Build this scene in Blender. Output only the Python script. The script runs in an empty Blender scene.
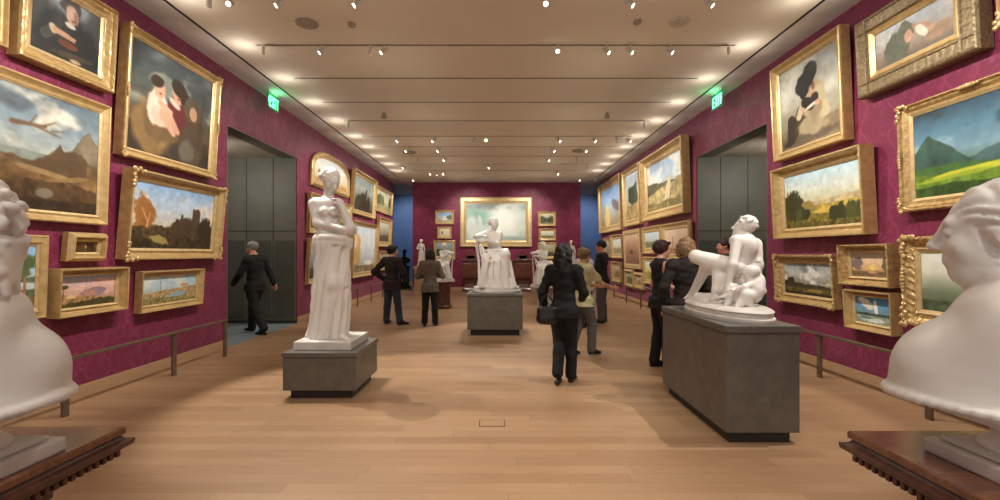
import bpy, bmesh, math, random
import numpy as np
from mathutils import Vector, Matrix, Euler
random.seed(4)
SC = bpy.context.scene
COL = SC.collection
R = math.radians
# ---------------------------------------------------------------- frame of reference
H, F, CX, CY = 1.55, 450.0, 498.5, 254.0      # eye height (m), focal length in px, vanishing point
WL, WR, ZC, YB = 4.51, 4.37, 4.61, 19.19      # left / right wall, ceiling, back wall
YR = -3.0                                     # wall behind the camera
def at(px, py, d):
    return np.array([(px - CX) * d / F, d, H + (CY - py) * d / F])
def ground(px, py):
    d = H * F / (py - CY)
    return np.array([(px - CX) * d / F, d, 0.0])
# ---------------------------------------------------------------- objects
def tag(o, label=None, cat=None, group=None, kind=None):
    if label: o['label'] = label
    if cat: o['category'] = cat
    if group: o['group'] = group
    if kind: o['kind'] = kind
    return o
def empty(name, loc=(0, 0, 0), rot=(0, 0, 0)):
    o = bpy.data.objects.new(name, None)
    o.empty_display_size = .1
    o.location = tuple(float(v) for v in loc); o.rotation_euler = rot
    COL.objects.link(o)
    return o
def link(name, me, mat=None, parent=None, loc=None, smooth=False):
    o = bpy.data.objects.new(name, me)
    if mat is not None: me.materials.append(mat)
    COL.objects.link(o)
    if parent is not None: o.parent = parent
    if loc is not None: o.location = tuple(float(v) for v in loc)
    if smooth: me.polygons.foreach_set('use_smooth', [True] * len(me.polygons))
    return o
def pydata(name, V, Fc, mat=None, parent=None, smooth=False, loc=None):
    me = bpy.data.meshes.new(name)
    me.from_pydata(V, [], Fc); me.update()
    return link(name, me, mat, parent, loc, smooth)
class MB:
    """collects boxes, cylinders, lathes into ONE mesh"""
    def __init__(s): s.b = bmesh.new()
    def box(s, lo, hi, bev=0, M=None):
        c = [(a + b) / 2 for a, b in zip(lo, hi)]; d = [max(1e-5, b - a) for a, b in zip(lo, hi)]
        r = bmesh.ops.create_cube(s.b, size=1, matrix=Matrix.Translation(c) @ Matrix.Diagonal((*d, 1)))
        vs = r['verts']
        if bev:
            es = {e for v in vs for e in v.link_edges}
            q = bmesh.ops.bevel(s.b, geom=list(es), offset=bev, segments=2, affect='EDGES', profile=.6)
            vs = list({v for v in q['verts']} | {v for v in vs if v.is_valid})
        if M is not None: bmesh.ops.transform(s.b, matrix=M, verts=vs)
        return s
    def cyl(s, a, b, ra, rb=None, n=16, caps=True):
        a, b = Vector([float(t) for t in a]), Vector([float(t) for t in b]); rb = ra if rb is None else rb
        q = (b - a).to_track_quat('Z', 'Y').to_matrix().to_4x4()
        M = Matrix.Translation((a + b) / 2) @ q
        bmesh.ops.create_cone(s.b, cap_ends=caps, segments=n, radius1=ra, radius2=rb, depth=(b - a).length, matrix=M)
        return s
    def sph(s, c, r, sc=(1, 1, 1), n=12, M=None):
        T = Matrix.Translation(Vector([float(t) for t in c]))
        if M is not None: T = T @ M
        bmesh.ops.create_uvsphere(s.b, u_segments=n, v_segments=max(6, n // 2 + 2), radius=r, matrix=T @ Matrix.Diagonal((*sc, 1)))
        return s
    def lathe(s, prof, n=24, c=(0, 0, 0), square=False, sx=1, sy=1):
        """prof: list of (radius, z); square=True gives a four-sided moulded block"""
        rings = []
        for r, z in prof:
            ring = []
            if square:
                for x, y in ((-1, -1), (1, -1), (1, 1), (-1, 1)):
                    ring.append(s.b.verts.new((c[0] + x * r * sx, c[1] + y * r * sy, c[2] + z)))
            else:
                for i in range(n):
                    t = 2 * math.pi * i / n
                    ring.append(s.b.verts.new((c[0] + r * sx * math.cos(t), c[1] + r * sy * math.sin(t), c[2] + z)))
            rings.append(ring)
        for A, B in zip(rings, rings[1:]):
            m = len(A)
            for i in range(m): s.b.faces.new((A[i], A[(i + 1) % m], B[(i + 1) % m], B[i]))
        s.b.faces.new(rings[0][::-1]); s.b.faces.new(rings[-1])
        return s
    def quad(s, *p):
        s.b.faces.new([s.b.verts.new(tuple(float(t) for t in q)) for q in p]); return s
    def build(s, name, mat=None, parent=None, loc=None, smooth=False, normals=True):
        if normals: bmesh.ops.recalc_face_normals(s.b, faces=s.b.faces)
        me = bpy.data.meshes.new(name); s.b.to_mesh(me); s.b.free()
        return link(name, me, mat, parent, loc, smooth)
# ---------------------------------------------------------------- materials
def lin(c):
    return tuple((v / 12.92 if v <= .04045 else ((v + .055) / 1.055) ** 2.4) for v in (t / 255 for t in c))
class E:
    """a node socket with arithmetic"""
    def __init__(s, nt, k): s.nt, s.k = nt, k
    def _m(s, op, *a):
        n = s.nt.nodes.new('ShaderNodeMath'); n.operation = op
        for i, v in enumerate((s,) + a):
            if isinstance(v, E): s.nt.links.new(v.k, n.inputs[i])
            else: n.inputs[i].default_value = float(v)
        return E(s.nt, n.outputs[0])
    def __add__(s, o): return s._m('ADD', o)
    def __radd__(s, o): return s._m('ADD', o)
    def __sub__(s, o): return s._m('SUBTRACT', o)
    def __mul__(s, o): return s._m('MULTIPLY', o)
    def __rmul__(s, o): return s._m('MULTIPLY', o)
    def __truediv__(s, o): return s._m('DIVIDE', o)
    def abs(s): return s._m('ABSOLUTE')
    def floor(s): return s._m('FLOOR')
    def fract(s): return s._m('FRACT')
    def sin(s): return s._m('SINE')
    def cos(s): return s._m('COSINE')
    def sqrt(s): return s._m('SQRT')
    def mod(s, v): return s._m('FLOORED_MODULO', v)
    def atan2(s, o): return s._m('ARCTAN2', o)
    def max(s, o): return s._m('MAXIMUM', o)
    def min(s, o): return s._m('MINIMUM', o)
    def step(s, lo, hi):
        """smooth 0..1 between lo and hi (lo may exceed hi)"""
        n = s.nt.nodes.new('ShaderNodeMapRange'); n.interpolation_type = 'SMOOTHSTEP'
        s.nt.links.new(s.k, n.inputs[0])
        if lo <= hi: v = (lo, hi, 0, 1)
        else: v = (hi, lo, 1, 0)
        for i in range(4): n.inputs[i + 1].default_value = v[i]
        return E(s.nt, n.outputs[0])
class Mat:
    def __init__(s, name):
        s.m = bpy.data.materials.new(name); s.m.use_nodes = True
        s.nt = s.m.node_tree; s.p = s.nt.nodes['Principled BSDF']
    def pos(s):
        n = s.nt.nodes.new('ShaderNodeNewGeometry'); x = s.nt.nodes.new('ShaderNodeSeparateXYZ')
        s.nt.links.new(n.outputs['Position'], x.inputs[0]); s.P = n.outputs['Position']
        return [E(s.nt, x.outputs[i]) for i in range(3)]
    def objpos(s):
        n = s.nt.nodes.new('ShaderNodeTexCoord'); s.P = n.outputs['Object']; return s.P
    def vec(s, x, y, z=0):
        n = s.nt.nodes.new('ShaderNodeCombineXYZ')
        for i, v in enumerate((x, y, z)):
            if isinstance(v, E): s.nt.links.new(v.k, n.inputs[i])
            else: n.inputs[i].default_value = v
        return n.outputs[0]
    def noise(s, vec, scale, detail=3, rough=.55):
        n = s.nt.nodes.new('ShaderNodeTexNoise'); n.inputs['Scale'].default_value = scale
        n.inputs['Detail'].default_value = detail; n.inputs['Roughness'].default_value = rough
        if vec is not None: s.nt.links.new(vec, n.inputs['Vector'])
        return E(s.nt, n.outputs[0])
    def mix(s, f, a, b):
        n = s.nt.nodes.new('ShaderNodeMix'); n.data_type = 'RGBA'
        if isinstance(f, E): s.nt.links.new(f.k, n.inputs[0])
        else: n.inputs[0].default_value = f
        for i, v in ((6, a), (7, b)):
            if isinstance(v, tuple): n.inputs[i].default_value = (*lin(v), 1)
            else: s.nt.links.new(v, n.inputs[i])
        return n.outputs[2]
    def set(s, **kw):
        names = dict(color='Base Color', rough='Roughness', metal='Metallic', spec='Specular IOR Level', coat='Coat Weight', coatr='Coat Roughness',
                     emit='Emission Color', estr='Emission Strength', sheen='Sheen Weight', trans='Transmission Weight', alpha='Alpha', sss='Subsurface Weight')
        for k, v in kw.items():
            i = s.p.inputs[names[k]]
            if isinstance(v, E): s.nt.links.new(v.k, i)
            elif isinstance(v, tuple): i.default_value = (*lin(v), 1)
            elif isinstance(v, (int, float)): i.default_value = v
            else: s.nt.links.new(v, i)
        return s
    def bump(s, h, strength=.3, dist=.01):
        n = s.nt.nodes.new('ShaderNodeBump'); n.inputs['Strength'].default_value = strength; n.inputs['Distance'].default_value = dist
        s.nt.links.new(h.k, n.inputs['Height']); s.nt.links.new(n.outputs[0], s.p.inputs['Normal']); return s
def simple(name, c, rough=.5, metal=0, c2=None, scale=20, bump=0, **kw):
    m = Mat(name); v = m.objpos()
    n = m.noise(v, scale)
    f = n.step(.3, .7)
    c2 = c2 or tuple(t * .88 for t in c)
    m.set(color=m.mix(f, c, c2), rough=rough, metal=metal, **kw)
    if bump: m.bump(n, bump, .01)
    return m.m
M = {}
def mk_materials():
    # crimson damask: rosettes in half-drop repeat with scrolling stems between them
    m = Mat('crimson_damask'); x, y, z = m.pos()
    wob = m.noise(m.P, 3.4, 3)
    u = (x + y + wob * .11) / .62; v0 = (z + wob * .11) / .86
    colm = u.floor(); v = v0 + colm.mod(2.0) * .5
    a = (u.fract() - .5) * .62; b = (v.fract() - .5) * .86
    r = (a * a + b * b).sqrt(); th = b.atan2(a)
    pet = (th * 5.0).cos().abs() * .05 + .10
    ros = (r - pet).step(.006, -.006)
    vein = ((th * 10.0).cos()).step(-.75, -.35)
    core = (r - .035).abs().step(.004, .012)
    ros = ros * vein * core
    a2 = (a.abs() - .31); b2 = (b.abs() - .43)
    r2 = (a2 * a2 * 1.6 + b2 * b2).sqrt(); th2 = b2.atan2(a2)
    leaf = (r2 - ((th2 * 6.0).sin().abs() * .07 + .07)).step(.006, -.006) * ((r2 * 150.0).sin()).step(-.8, -.3)
    st = (a.abs() - .2 - (b * 14.0).sin() * .055).abs().step(.017, .009)
    st2 = (b.abs() - .27 - (a * 20.0).cos() * .06).abs().step(.020, .010) * ((a * 90.0).sin()).step(-.9, -.2)
    vine = (m.noise(m.vec(x + y, z, 3.0), 7.5, 1) - .5).abs().step(.045, .02) * .55
    mask = ros.max(leaf).max(st * .8).max(vine)
    m.set(color=m.mix(mask, (108, 26, 57), (126, 43, 75)), rough=mask * -.12 + .55, spec=.35, sheen=.1)
    M['damask'] = m.m
    # oak strip floor, boards run across the room
    m = Mat('oak_boards'); x, y, z = m.pos()
    br = m.nt.nodes.new('ShaderNodeTexBrick')
    m.nt.links.new(m.vec(x + (y / .127).floor().sin() * 7.3, y), br.inputs['Vector'])
    br.inputs['Scale'].default_value = 1; br.inputs['Brick Width'].default_value = 1.9; br.inputs['Row Height'].default_value = .127
    br.inputs['Mortar Size'].default_value = .0016; br.inputs['Mortar Smooth'].default_value = .3; br.offset = 0
    br.inputs['Color1'].default_value = (*lin((168, 135, 102)), 1); br.inputs['Color2'].default_value = (*lin((146, 113, 83)), 1)
    br.inputs['Mortar'].default_value = (*lin((100, 74, 52)), 1)
    g = m.noise(m.vec(x * 1.2, y * 26.0), 3.0, 5).step(.25, .8)
    g2 = m.noise(m.vec(x * .5, (y / .127).floor() * 3.7), 2.0, 1)
    c = m.mix(g * .35, br.outputs[0], (134, 102, 73))
    c = m.mix(g2.step(.45, .7) * .3, c, (172, 142, 110))
    m.set(color=c, rough=g * .1 + .36, spec=.4)
    M['floor'] = m.m
    m = Mat('pale_oak'); x, y, z = m.pos()
    g = m.noise(m.vec(x * 2.0, y * 2.0, z * 40.0), 3.0, 4).step(.25, .8)
    m.set(color=m.mix(g, (178, 144, 110), (162, 127, 94)), rough=.42); M['oak'] = m.m
    M['ceiling'] = simple('ceiling_plaster', (220, 206, 184), .8, c2=(217, 203, 181), scale=1.5)
    M['ceiling_edge'] = simple('ceiling_margin_plaster', (216, 208, 198), .8, scale=2)
    M['slot'] = simple('dark_slot', (22, 18, 16), .7)
    M['slotlip'] = simple('slot_lip', (150, 138, 122), .7)
    # panelled grey-green passage
    M['greypanel'] = simple('grey_green_panel', (112, 110, 98), .5, c2=(106, 104, 93), scale=3)
    M['greypaneld'] = simple('dark_grey_green_panel', (90, 90, 80), .4, c2=(84, 85, 76), scale=3)
    M['seam'] = simple('panel_seam', (58, 58, 52), .6)
    M['soffit'] = simple('soffit_paint', (200, 190, 172), .8, scale=2)
    M['carpet'] = simple('blue_grey_carpet', (112, 122, 124), .95, c2=(98, 108, 112), scale=160)
    M['blue'] = simple('blue_wall_paint', (82, 108, 152), .6, c2=(74, 100, 146), scale=2)
    # granite plinths
    m = Mat('brown_granite'); p = m.objpos()
    n1 = m.noise(p, 9, 3).step(.3, .7); n2 = m.noise(p, 120, 2).step(.35, .65)
    m.set(color=m.mix(n2 * .55, m.mix(n1, (114, 106, 94), (100, 93, 82)), (76, 70, 62)), rough=.42, spec=.4); M['granite'] = m.m
    M['granite_cap'] = simple('granite_cap', (104, 99, 92), .35, c2=(90, 86, 80), scale=60)
    M['kick'] = simple('dark_plinth', (44, 39, 34), .6)
    m = Mat('white_marble'); p = m.objpos()
    n1 = m.noise(p, 5, 4).step(.35, .75)
    m.set(color=m.mix(n1 * .4, (230, 226, 219), (218, 213, 204)), rough=.4, spec=.4); M['marble'] = m.m
    M['marble_base'] = simple('veined_marble', (214, 210, 202), .4, c2=(196, 191, 184), scale=6)
    M['greymarble'] = simple('grey_marble', (172, 170, 164), .35, c2=(132, 132, 130), scale=14)
    # gilding
    def gold(name, c, c2, rough, sc, b):
        m = Mat(name); p = m.objpos(); n = m.noise(p, sc, 4)
        m.set(color=m.mix(n.step(.3, .7), c, c2), rough=rough, metal=.4, spec=.5); m.bump(n, b, .006); M[name] = m.m
    gold('bright_gilt', (206, 176, 122), (184, 152, 100), .36, 12, .12)
    gold('pale_gilt', (210, 184, 136), (190, 162, 114), .42, 14, .12)
    gold('dull_gilt', (150, 132, 100), (116, 98, 70), .5, 40, .4)
    gold('ornate_gilt', (206, 176, 122), (164, 132, 84), .36, 24, .4)
    # painted canvas: colours come from the picture's own attribute
    m = Mat('painted_canvas'); at_ = m.nt.nodes.new('ShaderNodeAttribute'); at_.attribute_name = 'paint'
    p = m.objpos()
    m.set(color=at_.outputs[0], rough=.42, coat=.15, coatr=.22, spec=.3)
    m.bump(m.noise(p, 120, 2), .12, .003); M['canvas'] = m.m
    # bronze rails, furniture
    M['rail'] = simple('bronze_rail', (112, 94, 76), .42, .35, c2=(98, 82, 66), scale=8)
    def wood(name, c, c2, rough, coat=0):
        m = Mat(name); n = m.nt.nodes.new('ShaderNodeTexCoord'); s_ = m.nt.nodes.new('ShaderNodeSeparateXYZ'); m.nt.links.new(n.outputs['Object'], s_.inputs[0])
        x, y, z = [E(m.nt, s_.outputs[i]) for i in range(3)]
        g = m.noise(m.vec(x * 5.0, y * 30.0, z * 5.0), 2.0, 5).step(.3, .75)
        m.set(color=m.mix(g, c, c2), rough=rough, coat=coat, coatr=.12); M[name] = m.m
    wood('polished_top', (128, 80, 54), (100, 58, 37), .24, .4)
    wood('carved_walnut', (92, 52, 36), (60, 33, 24), .38, .15)
    wood('mahogany', (104, 52, 34), (72, 34, 22), .35, .2)
    M['brass'] = simple('brass_clip', (92, 62, 40), .35, .4)
    M['black'] = simple('black_paint', (22, 20, 20), .5)
    M['bronze'] = simple('dark_bronze', (58, 54, 46), .35, .6, c2=(38, 36, 32), scale=14)
    M['fixture'] = simple('fixture_white', (206, 196, 180), .5)
    M['speaker'] = simple('speaker_grille', (160, 146, 126), .7)
    M['sensor'] = simple('sensor_cream', (196, 176, 148), .5)
    m = Mat('lamp_glass'); m.set(color=(255, 245, 225), emit=(255, 238, 208), estr=14.0); M['lamp'] = m.m
    m = Mat('lamp_glass_dim'); m.set(color=(210, 195, 170), emit=(255, 232, 196), estr=.9); M['lampdim'] = m.m
    m = Mat('exit_letters'); m.set(color=(120, 255, 190), emit=(110, 255, 180), estr=3.0); M['exit'] = m.m
    m = Mat('exit_plate'); m.set(color=(40, 120, 80), emit=(10, 160, 80), estr=.10, rough=.2); M['exitplate'] = m.m
    # cloth and skin
    for k, c, r in (('skin_fair', (214, 164, 138), .5), ('skin_rosy', (206, 140, 116), .5), ('skin_tan', (190, 138, 110), .5)):
        M[k] = simple(k, c, r, c2=tuple(t * .94 for t in c), scale=14)
    for k, c in (('cloth_black', (11, 10, 11)), ('cloth_soot', (18, 16, 16)), ('cloth_brownblack', (30, 22, 19)), ('cloth_umber', (40, 29, 23)), ('cloth_taupe', (108, 94, 84)), ('denim', (44, 54, 72)),
                 ('cloth_grey', (86, 80, 76)), ('cloth_lime', (206, 204, 156)), ('cloth_white', (214, 206, 198)), ('cloth_slate', (52, 50, 52))):
        M[k] = simple(k, c, .85, c2=tuple(t * .93 for t in c), scale=90)
    for k, c in (('hair_black', (15, 11, 10)), ('hair_brown', (48, 29, 22)), ('hair_auburn', (58, 26, 22)), ('hair_blonde', (156, 124, 88)), ('hair_sandy', (134, 106, 78)), ('hair_grey', (150, 146, 140))):
        M[k] = simple(k, c, .5, c2=tuple(t * .7 for t in c), scale=40)
    M['leather'] = simple('black_leather', (20, 18, 18), .35)
    M['eye'] = simple('eye_dark', (40, 28, 24), .2)
    M['label'] = simple('label_panel', (166, 172, 180), .5)
mk_materials()
# ---------------------------------------------------------------- sculpting: implicit solids -> one continuous surface
def rotm(yaw=0, pitch=0, roll=0):
    """columns right, forward, up of a head that turns left by yaw, nods down by pitch, leans right by roll (degrees)"""
    return np.array(Euler((R(-pitch), R(roll), R(yaw)), 'YXZ').to_matrix()) if False else np.array(
        (Matrix.Rotation(R(yaw), 3, 'Z') @ Matrix.Rotation(R(-pitch), 3, 'X') @ Matrix.Rotation(R(roll), 3, 'Y')))
def vv(*a): return np.array(a, float)
def nrm(v): v = np.asarray(v, float); return v / (np.linalg.norm(v) + 1e-9)
class SDF:
    def __init__(s, lo, hi, h):
        s.h = h; s.lo = np.asarray(lo, float)
        n = np.ceil((np.asarray(hi) - s.lo) / h).astype(int) + 1
        s.n = n; s.ax = [s.lo[i] + h * np.arange(n[i]) for i in range(3)]
        s.F = np.full(n, .5, np.float32)
    def sl(s, lo, hi):
        o = []
        for i in range(3):
            a = int(max(0, math.floor((lo[i] - s.lo[i]) / s.h))); b = int(min(s.n[i], math.ceil((hi[i] - s.lo[i]) / s.h) + 1))
            if b <= a: return None
            o.append(slice(a, b))
        return tuple(o)
    def pts(s, q):
        return (s.ax[0][q[0]][:, None, None].astype(np.float32), s.ax[1][q[1]][None, :, None].astype(np.float32), s.ax[2][q[2]][None, None, :].astype(np.float32))
    def op(s, fn, lo, hi, k=.02, mode='u'):
        m = k + 3 * s.h
        q = s.sl([v - m for v in lo], [v + m for v in hi])
        if q is None: return s
        d = fn(*s.pts(q)); A = s.F[q]; k = max(k, 1e-5)
        if mode == 'u':
            h_ = np.maximum(k - np.abs(A - d), 0) / k; s.F[q] = np.minimum(A, d) - h_ * h_ * k * .25
        elif mode == 's':
            d = -d; h_ = np.maximum(k - np.abs(A - d), 0) / k; s.F[q] = np.maximum(A, d) + h_ * h_ * k * .25
        return s
    def cap(s, a, b, ra, rb=None, k=.02, mode='u', flat=None):
        a, b = np.asarray(a, float), np.asarray(b, float); rb = ra if rb is None else rb
        ab = b - a; L = float(ab @ ab) + 1e-9; m = max(ra, rb)
        def fn(x, y, z):
            px, py, pz = x - a[0], y - a[1], z - a[2]
            t = np.clip((px * ab[0] + py * ab[1] + pz * ab[2]) / L, 0, 1)
            return np.sqrt((px - t * ab[0]) ** 2 + (py - t * ab[1]) ** 2 + (pz - t * ab[2]) ** 2) - (ra + (rb - ra) * t)
        return s.op(fn, np.minimum(a, b) - m, np.maximum(a, b) + m, k, mode)
    def ell(s, c, r, Rm=None, k=.02, mode='u'):
        c = np.asarray(c, float); r = np.asarray(r, float); m = r.max()
        def fn(x, y, z):
            p = [x - c[0], y - c[1], z - c[2]]
            if Rm is not None: p = [p[0] * Rm[0, i] + p[1] * Rm[1, i] + p[2] * Rm[2, i] for i in range(3)]
            k0 = np.sqrt((p[0] / r[0]) ** 2 + (p[1] / r[1]) ** 2 + (p[2] / r[2]) ** 2)
            k1 = np.sqrt((p[0] / r[0] ** 2) ** 2 + (p[1] / r[1] ** 2) ** 2 + (p[2] / r[2] ** 2) ** 2) + 1e-6
            return k0 * (k0 - 1) / k1
        ext = r if Rm is None else np.abs(Rm) @ r
        return s.op(fn, c - ext, c + ext, k, mode)
    def box(s, c, hf, rd=.01, Rm=None, k=.01, mode='u'):
        c = np.asarray(c, float); hf = np.asarray(hf, float); m = np.linalg.norm(hf)
        def fn(x, y, z):
            p = [x - c[0], y - c[1], z - c[2]]
            if Rm is not None: p = [p[0] * Rm[0, i] + p[1] * Rm[1, i] + p[2] * Rm[2, i] for i in range(3)]
            q = [np.abs(p[i]) - hf[i] + rd for i in range(3)]
            return np.sqrt(np.maximum(q[0], 0) ** 2 + np.maximum(q[1], 0) ** 2 + np.maximum(q[2], 0) ** 2) + np.minimum(np.maximum(np.maximum(q[0], q[1]), q[2]), 0) - rd
        return s.op(fn, c - m, c + m, k, mode)
    def tab(s, zs, cx, cy, rx, ry, fold=None, k=.02, mode='u', rd=.02):
        """upright tube whose centre and radii follow a table over z; fold(theta, z) adds to the radius"""
        zs = np.asarray(zs, float)
        o = np.argsort(zs); zs = zs[o]; cx, cy, rx, ry = [np.broadcast_to(np.asarray(v, float), zs.shape)[o] for v in (cx, cy, rx, ry)]
        mx = rx.max() * 1.15 + .04; my = ry.max() * 1.15 + .04
        def fn(x, y, z):
            I = lambda v: np.interp(z, zs, v).astype(np.float32)
            X, Y = x - I(cx), y - I(cy); a, b = I(rx), I(ry)
            g = np.sqrt((X / a) ** 2 + (Y / b) ** 2); mr = np.sqrt(a * b)
            d = (g - 1) * mr
            if fold is not None: d = d - fold(np.arctan2(Y / b, X / a), z)
            dz = np.maximum(zs[0] - z, z - zs[-1])
            return np.maximum(d, dz + 0 * d)
        return s.op(fn, (cx.min() - mx, cy.min() - my, zs[0]), (cx.max() + mx, cy.max() + my, zs[-1]), k, mode)
    def disp(s, fn, lo, hi):
        q = s.sl(lo, hi)
        if q is None: return s
        s.F[q] += fn(*s.pts(q)).astype(np.float32); return s
    def above(s, z0):
        s.F = np.maximum(s.F, (z0 - s.ax[2])[None, None, :].astype(np.float32)); return s
    def below(s, z0):
        s.F = np.maximum(s.F, (s.ax[2] - z0)[None, None, :].astype(np.float32)); return s
    def build(s, name, mat, parent=None, off=None):
        F = s.F.copy(); F[0] = F[-1] = .3; F[:, 0] = F[:, -1] = .3; F[:, :, 0] = F[:, :, -1] = .3
        S = F < 0; n = np.array(F.shape) - 1
        c = sum(S[i:n[0] + i, j:n[1] + j, k:n[2] + k].astype(np.int8) for i in (0, 1) for j in (0, 1) for k in (0, 1))
        act = (c > 0) & (c < 8); idx = np.argwhere(act); N = len(idx)
        mp = np.full(n, -1, np.int64); mp[act] = np.arange(N)
        acc = np.zeros((N, 3)); cnt = np.zeros(N)
        cor = [(i, j, k) for i in (0, 1) for j in (0, 1) for k in (0, 1)]
        val = {q: F[idx[:, 0] + q[0], idx[:, 1] + q[1], idx[:, 2] + q[2]].astype(float) for q in cor}
        for q in cor:
            for ax in range(3):
                if q[ax]: continue
                q2 = list(q); q2[ax] = 1; q2 = tuple(q2)
                a, b = val[q], val[q2]; m = (a < 0) != (b < 0)
                t = a[m] / (a[m] - b[m]); P = np.tile(np.array(q, float), (m.sum(), 1)); P[:, ax] += t
                acc[m] += P; cnt[m] += 1
        V = s.lo + s.h * (idx + acc / np.maximum(cnt, 1)[:, None])
        Q = []
        for ax in range(3):
            u, w = (ax + 1) % 3, (ax + 2) % 3
            a = [slice(1, -1)] * 3; b = [slice(1, -1)] * 3
            a[ax] = slice(0, -1); b[ax] = slice(1, None)
            A, B = S[tuple(a)], S[tuple(b)]; e = np.argwhere(A != B)
            base = e.copy(); base[:, u] += 1; base[:, w] += 1
            fl = A[e[:, 0], e[:, 1], e[:, 2]]
            def cell(du, dw):
                p = base.copy(); p[:, u] -= du; p[:, w] -= dw
                return mp[p[:, 0], p[:, 1], p[:, 2]]
            q = np.stack([cell(1, 1), cell(0, 1), cell(0, 0), cell(1, 0)], 1)
            q[~fl] = q[~fl][:, ::-1]; Q.append(q)
        Q = np.concatenate(Q); Q = Q[(Q >= 0).all(1)]
        if off is not None: V = V - np.asarray(off)
        me = bpy.data.meshes.new(name)
        me.vertices.add(N); me.vertices.foreach_set('co', V.astype(np.float32).ravel())
        nq = len(Q); me.loops.add(nq * 4); me.loops.foreach_set('vertex_index', Q.astype(np.int32).ravel())
        me.polygons.add(nq); me.polygons.foreach_set('loop_start', np.arange(0, nq * 4, 4, dtype=np.int32))
        me.update(calc_edges=True); me.validate()
        return link(name, me, mat, parent, None, True)
# ---------------------------------------------------------------- anatomy in implicit solids
def head(S, c, Rm, s=1.0, neck=None, nose=1.0, soft=1.0):
    c = np.asarray(c, float); W = lambda x, y, z: c + s * (Rm @ np.array([x, y, z]))
    k = .018 * s
    S.ell(W(0, -.012, .032), s * vv(.074, .094, .084), Rm, k)
    S.ell(W(0, .028, -.03), s * vv(.060, .066, .078), Rm, .03 * s)
    S.ell(W(0, .058, -.092), s * vv(.028, .026, .024), Rm, .03 * s)
    S.cap(W(-.036, .078, .030), W(.036, .078, .030), .011 * s, None, .02 * s)
    for sx in (-1, 1):
        S.ell(W(sx * .032, .094, .008), s * vv(.017, .014, .012), Rm, .012 * s, 's')
        S.ell(W(sx * .032, .080, .008), s * vv(.013, .012, .011), Rm, .005 * s)
        S.ell(W(sx * .038, .062, -.028), s * vv(.020, .018, .020), Rm, .02 * s)
        S.ell(W(sx * .074, -.008, .0), s * vv(.009, .02, .031), Rm, .008 * s)
        S.ell(W(sx * .012, .098, -.028), s * vv(.008, .010, .008), Rm, .008 * s)
    S.cap(W(0, .088, .018), W(0, .112, -.022), .009 * s, .012 * s * nose, .014 * s)
    S.cap(W(-.016, .088, -.052), W(.016, .088, -.052), .0075 * s, None, .008 * s)
    S.cap(W(-.014, .087, -.064), W(.014, .087, -.064), .0085 * s, None, .008 * s)
    return W
def hand(S, w, d, pn, s=1.0, curl=.5, ts=1, k=.006, thumb_in=.3):
    w = np.asarray(w, float); d = nrm(d); pn = nrm(np.asarray(pn) - d * (np.asarray(pn) @ d)); sd = np.cross(d, pn)
    Rm = np.stack([sd, pn, d], 1)
    S.ell(w + d * .045 * s, s * vv(.041, .017, .052), Rm, .012 * s)
    for i, L in enumerate((.058, .072, .068, .052)):
        b = w + d * .083 * s + sd * (1.5 - i) * ts * .0195 * s
        c1, c2 = curl * (.9 + .08 * i), curl * 2.1
        m = b + (d * math.cos(c1) + pn * math.sin(c1)) * L * .52 * s
        t = m + (d * math.cos(c2) + pn * math.sin(c2)) * L * .48 * s
        S.cap(b, m, .0098 * s, .0088 * s, k * s); S.cap(m, t, .0088 * s, .0072 * s, .003 * s)
    b = w + d * .024 * s + sd * ts * .032 * s
    m = b + (d * .62 + sd * ts * .62 + pn * thumb_in) * .040 * s
    t = m + (d * .9 + sd * ts * .15 + pn * thumb_in * 1.4) * .034 * s
    S.cap(b, m, .0125 * s, .0105 * s, .012 * s); S.cap(m, t, .0105 * s, .0085 * s, .003 * s)
def foot(S, ank, toe, s=1.0, k=.02, fat=1.0):
    a, t = np.asarray(ank, float), np.asarray(toe, float)
    heel = a - nrm(t - a) * .035 * s; heel[2] = t[2] + .012 * s
    S.cap(heel, t, .030 * s * fat, .026 * s * fat, k); S.cap(a, (a * .45 + t * .55), .034 * s * fat, .028 * s * fat, k)
def ripple(*w):
    """sum of plane waves: (ax, ay, az, phase, amp)"""
    def fn(x, y, z):
        o = 0
        for ax, ay, az, ph, am in w: o = o + am * np.sin(ax * x + ay * y + az * z + ph)
        return o
    return fn

def combed(S, c, Rm, s=1.0, amp=.005, n=9, wav=.30, part=True):
    """wavy combed grooves running back over the hair of a head at c"""
    def fn(x, y, z):
        p = [x - c[0], y - c[1], z - c[2]]; q = [(p[0] * Rm[0, i] + p[1] * Rm[1, i] + p[2] * Rm[2, i]) / s for i in range(3)]
        ph = np.arctan2(np.abs(q[0]), q[2] + .02); m = np.clip((.052 + .45 * np.minimum(q[2] - .03, .06) - q[1]) / .012, 0, 1) * np.clip((q[2] + .10) / .03, 0, 1)
        g = np.abs(np.sin(n * (ph + wav * np.sin(48 * q[1] + 6 * ph))))
        return s * m * (amp * (1 - g) * 1.7 - amp * .6 + (np.exp(-(q[0] / .006) ** 2) * amp if part else 0))
    c = np.asarray(c, float); S.disp(fn, c - .17 * s, c + .17 * s)
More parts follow.
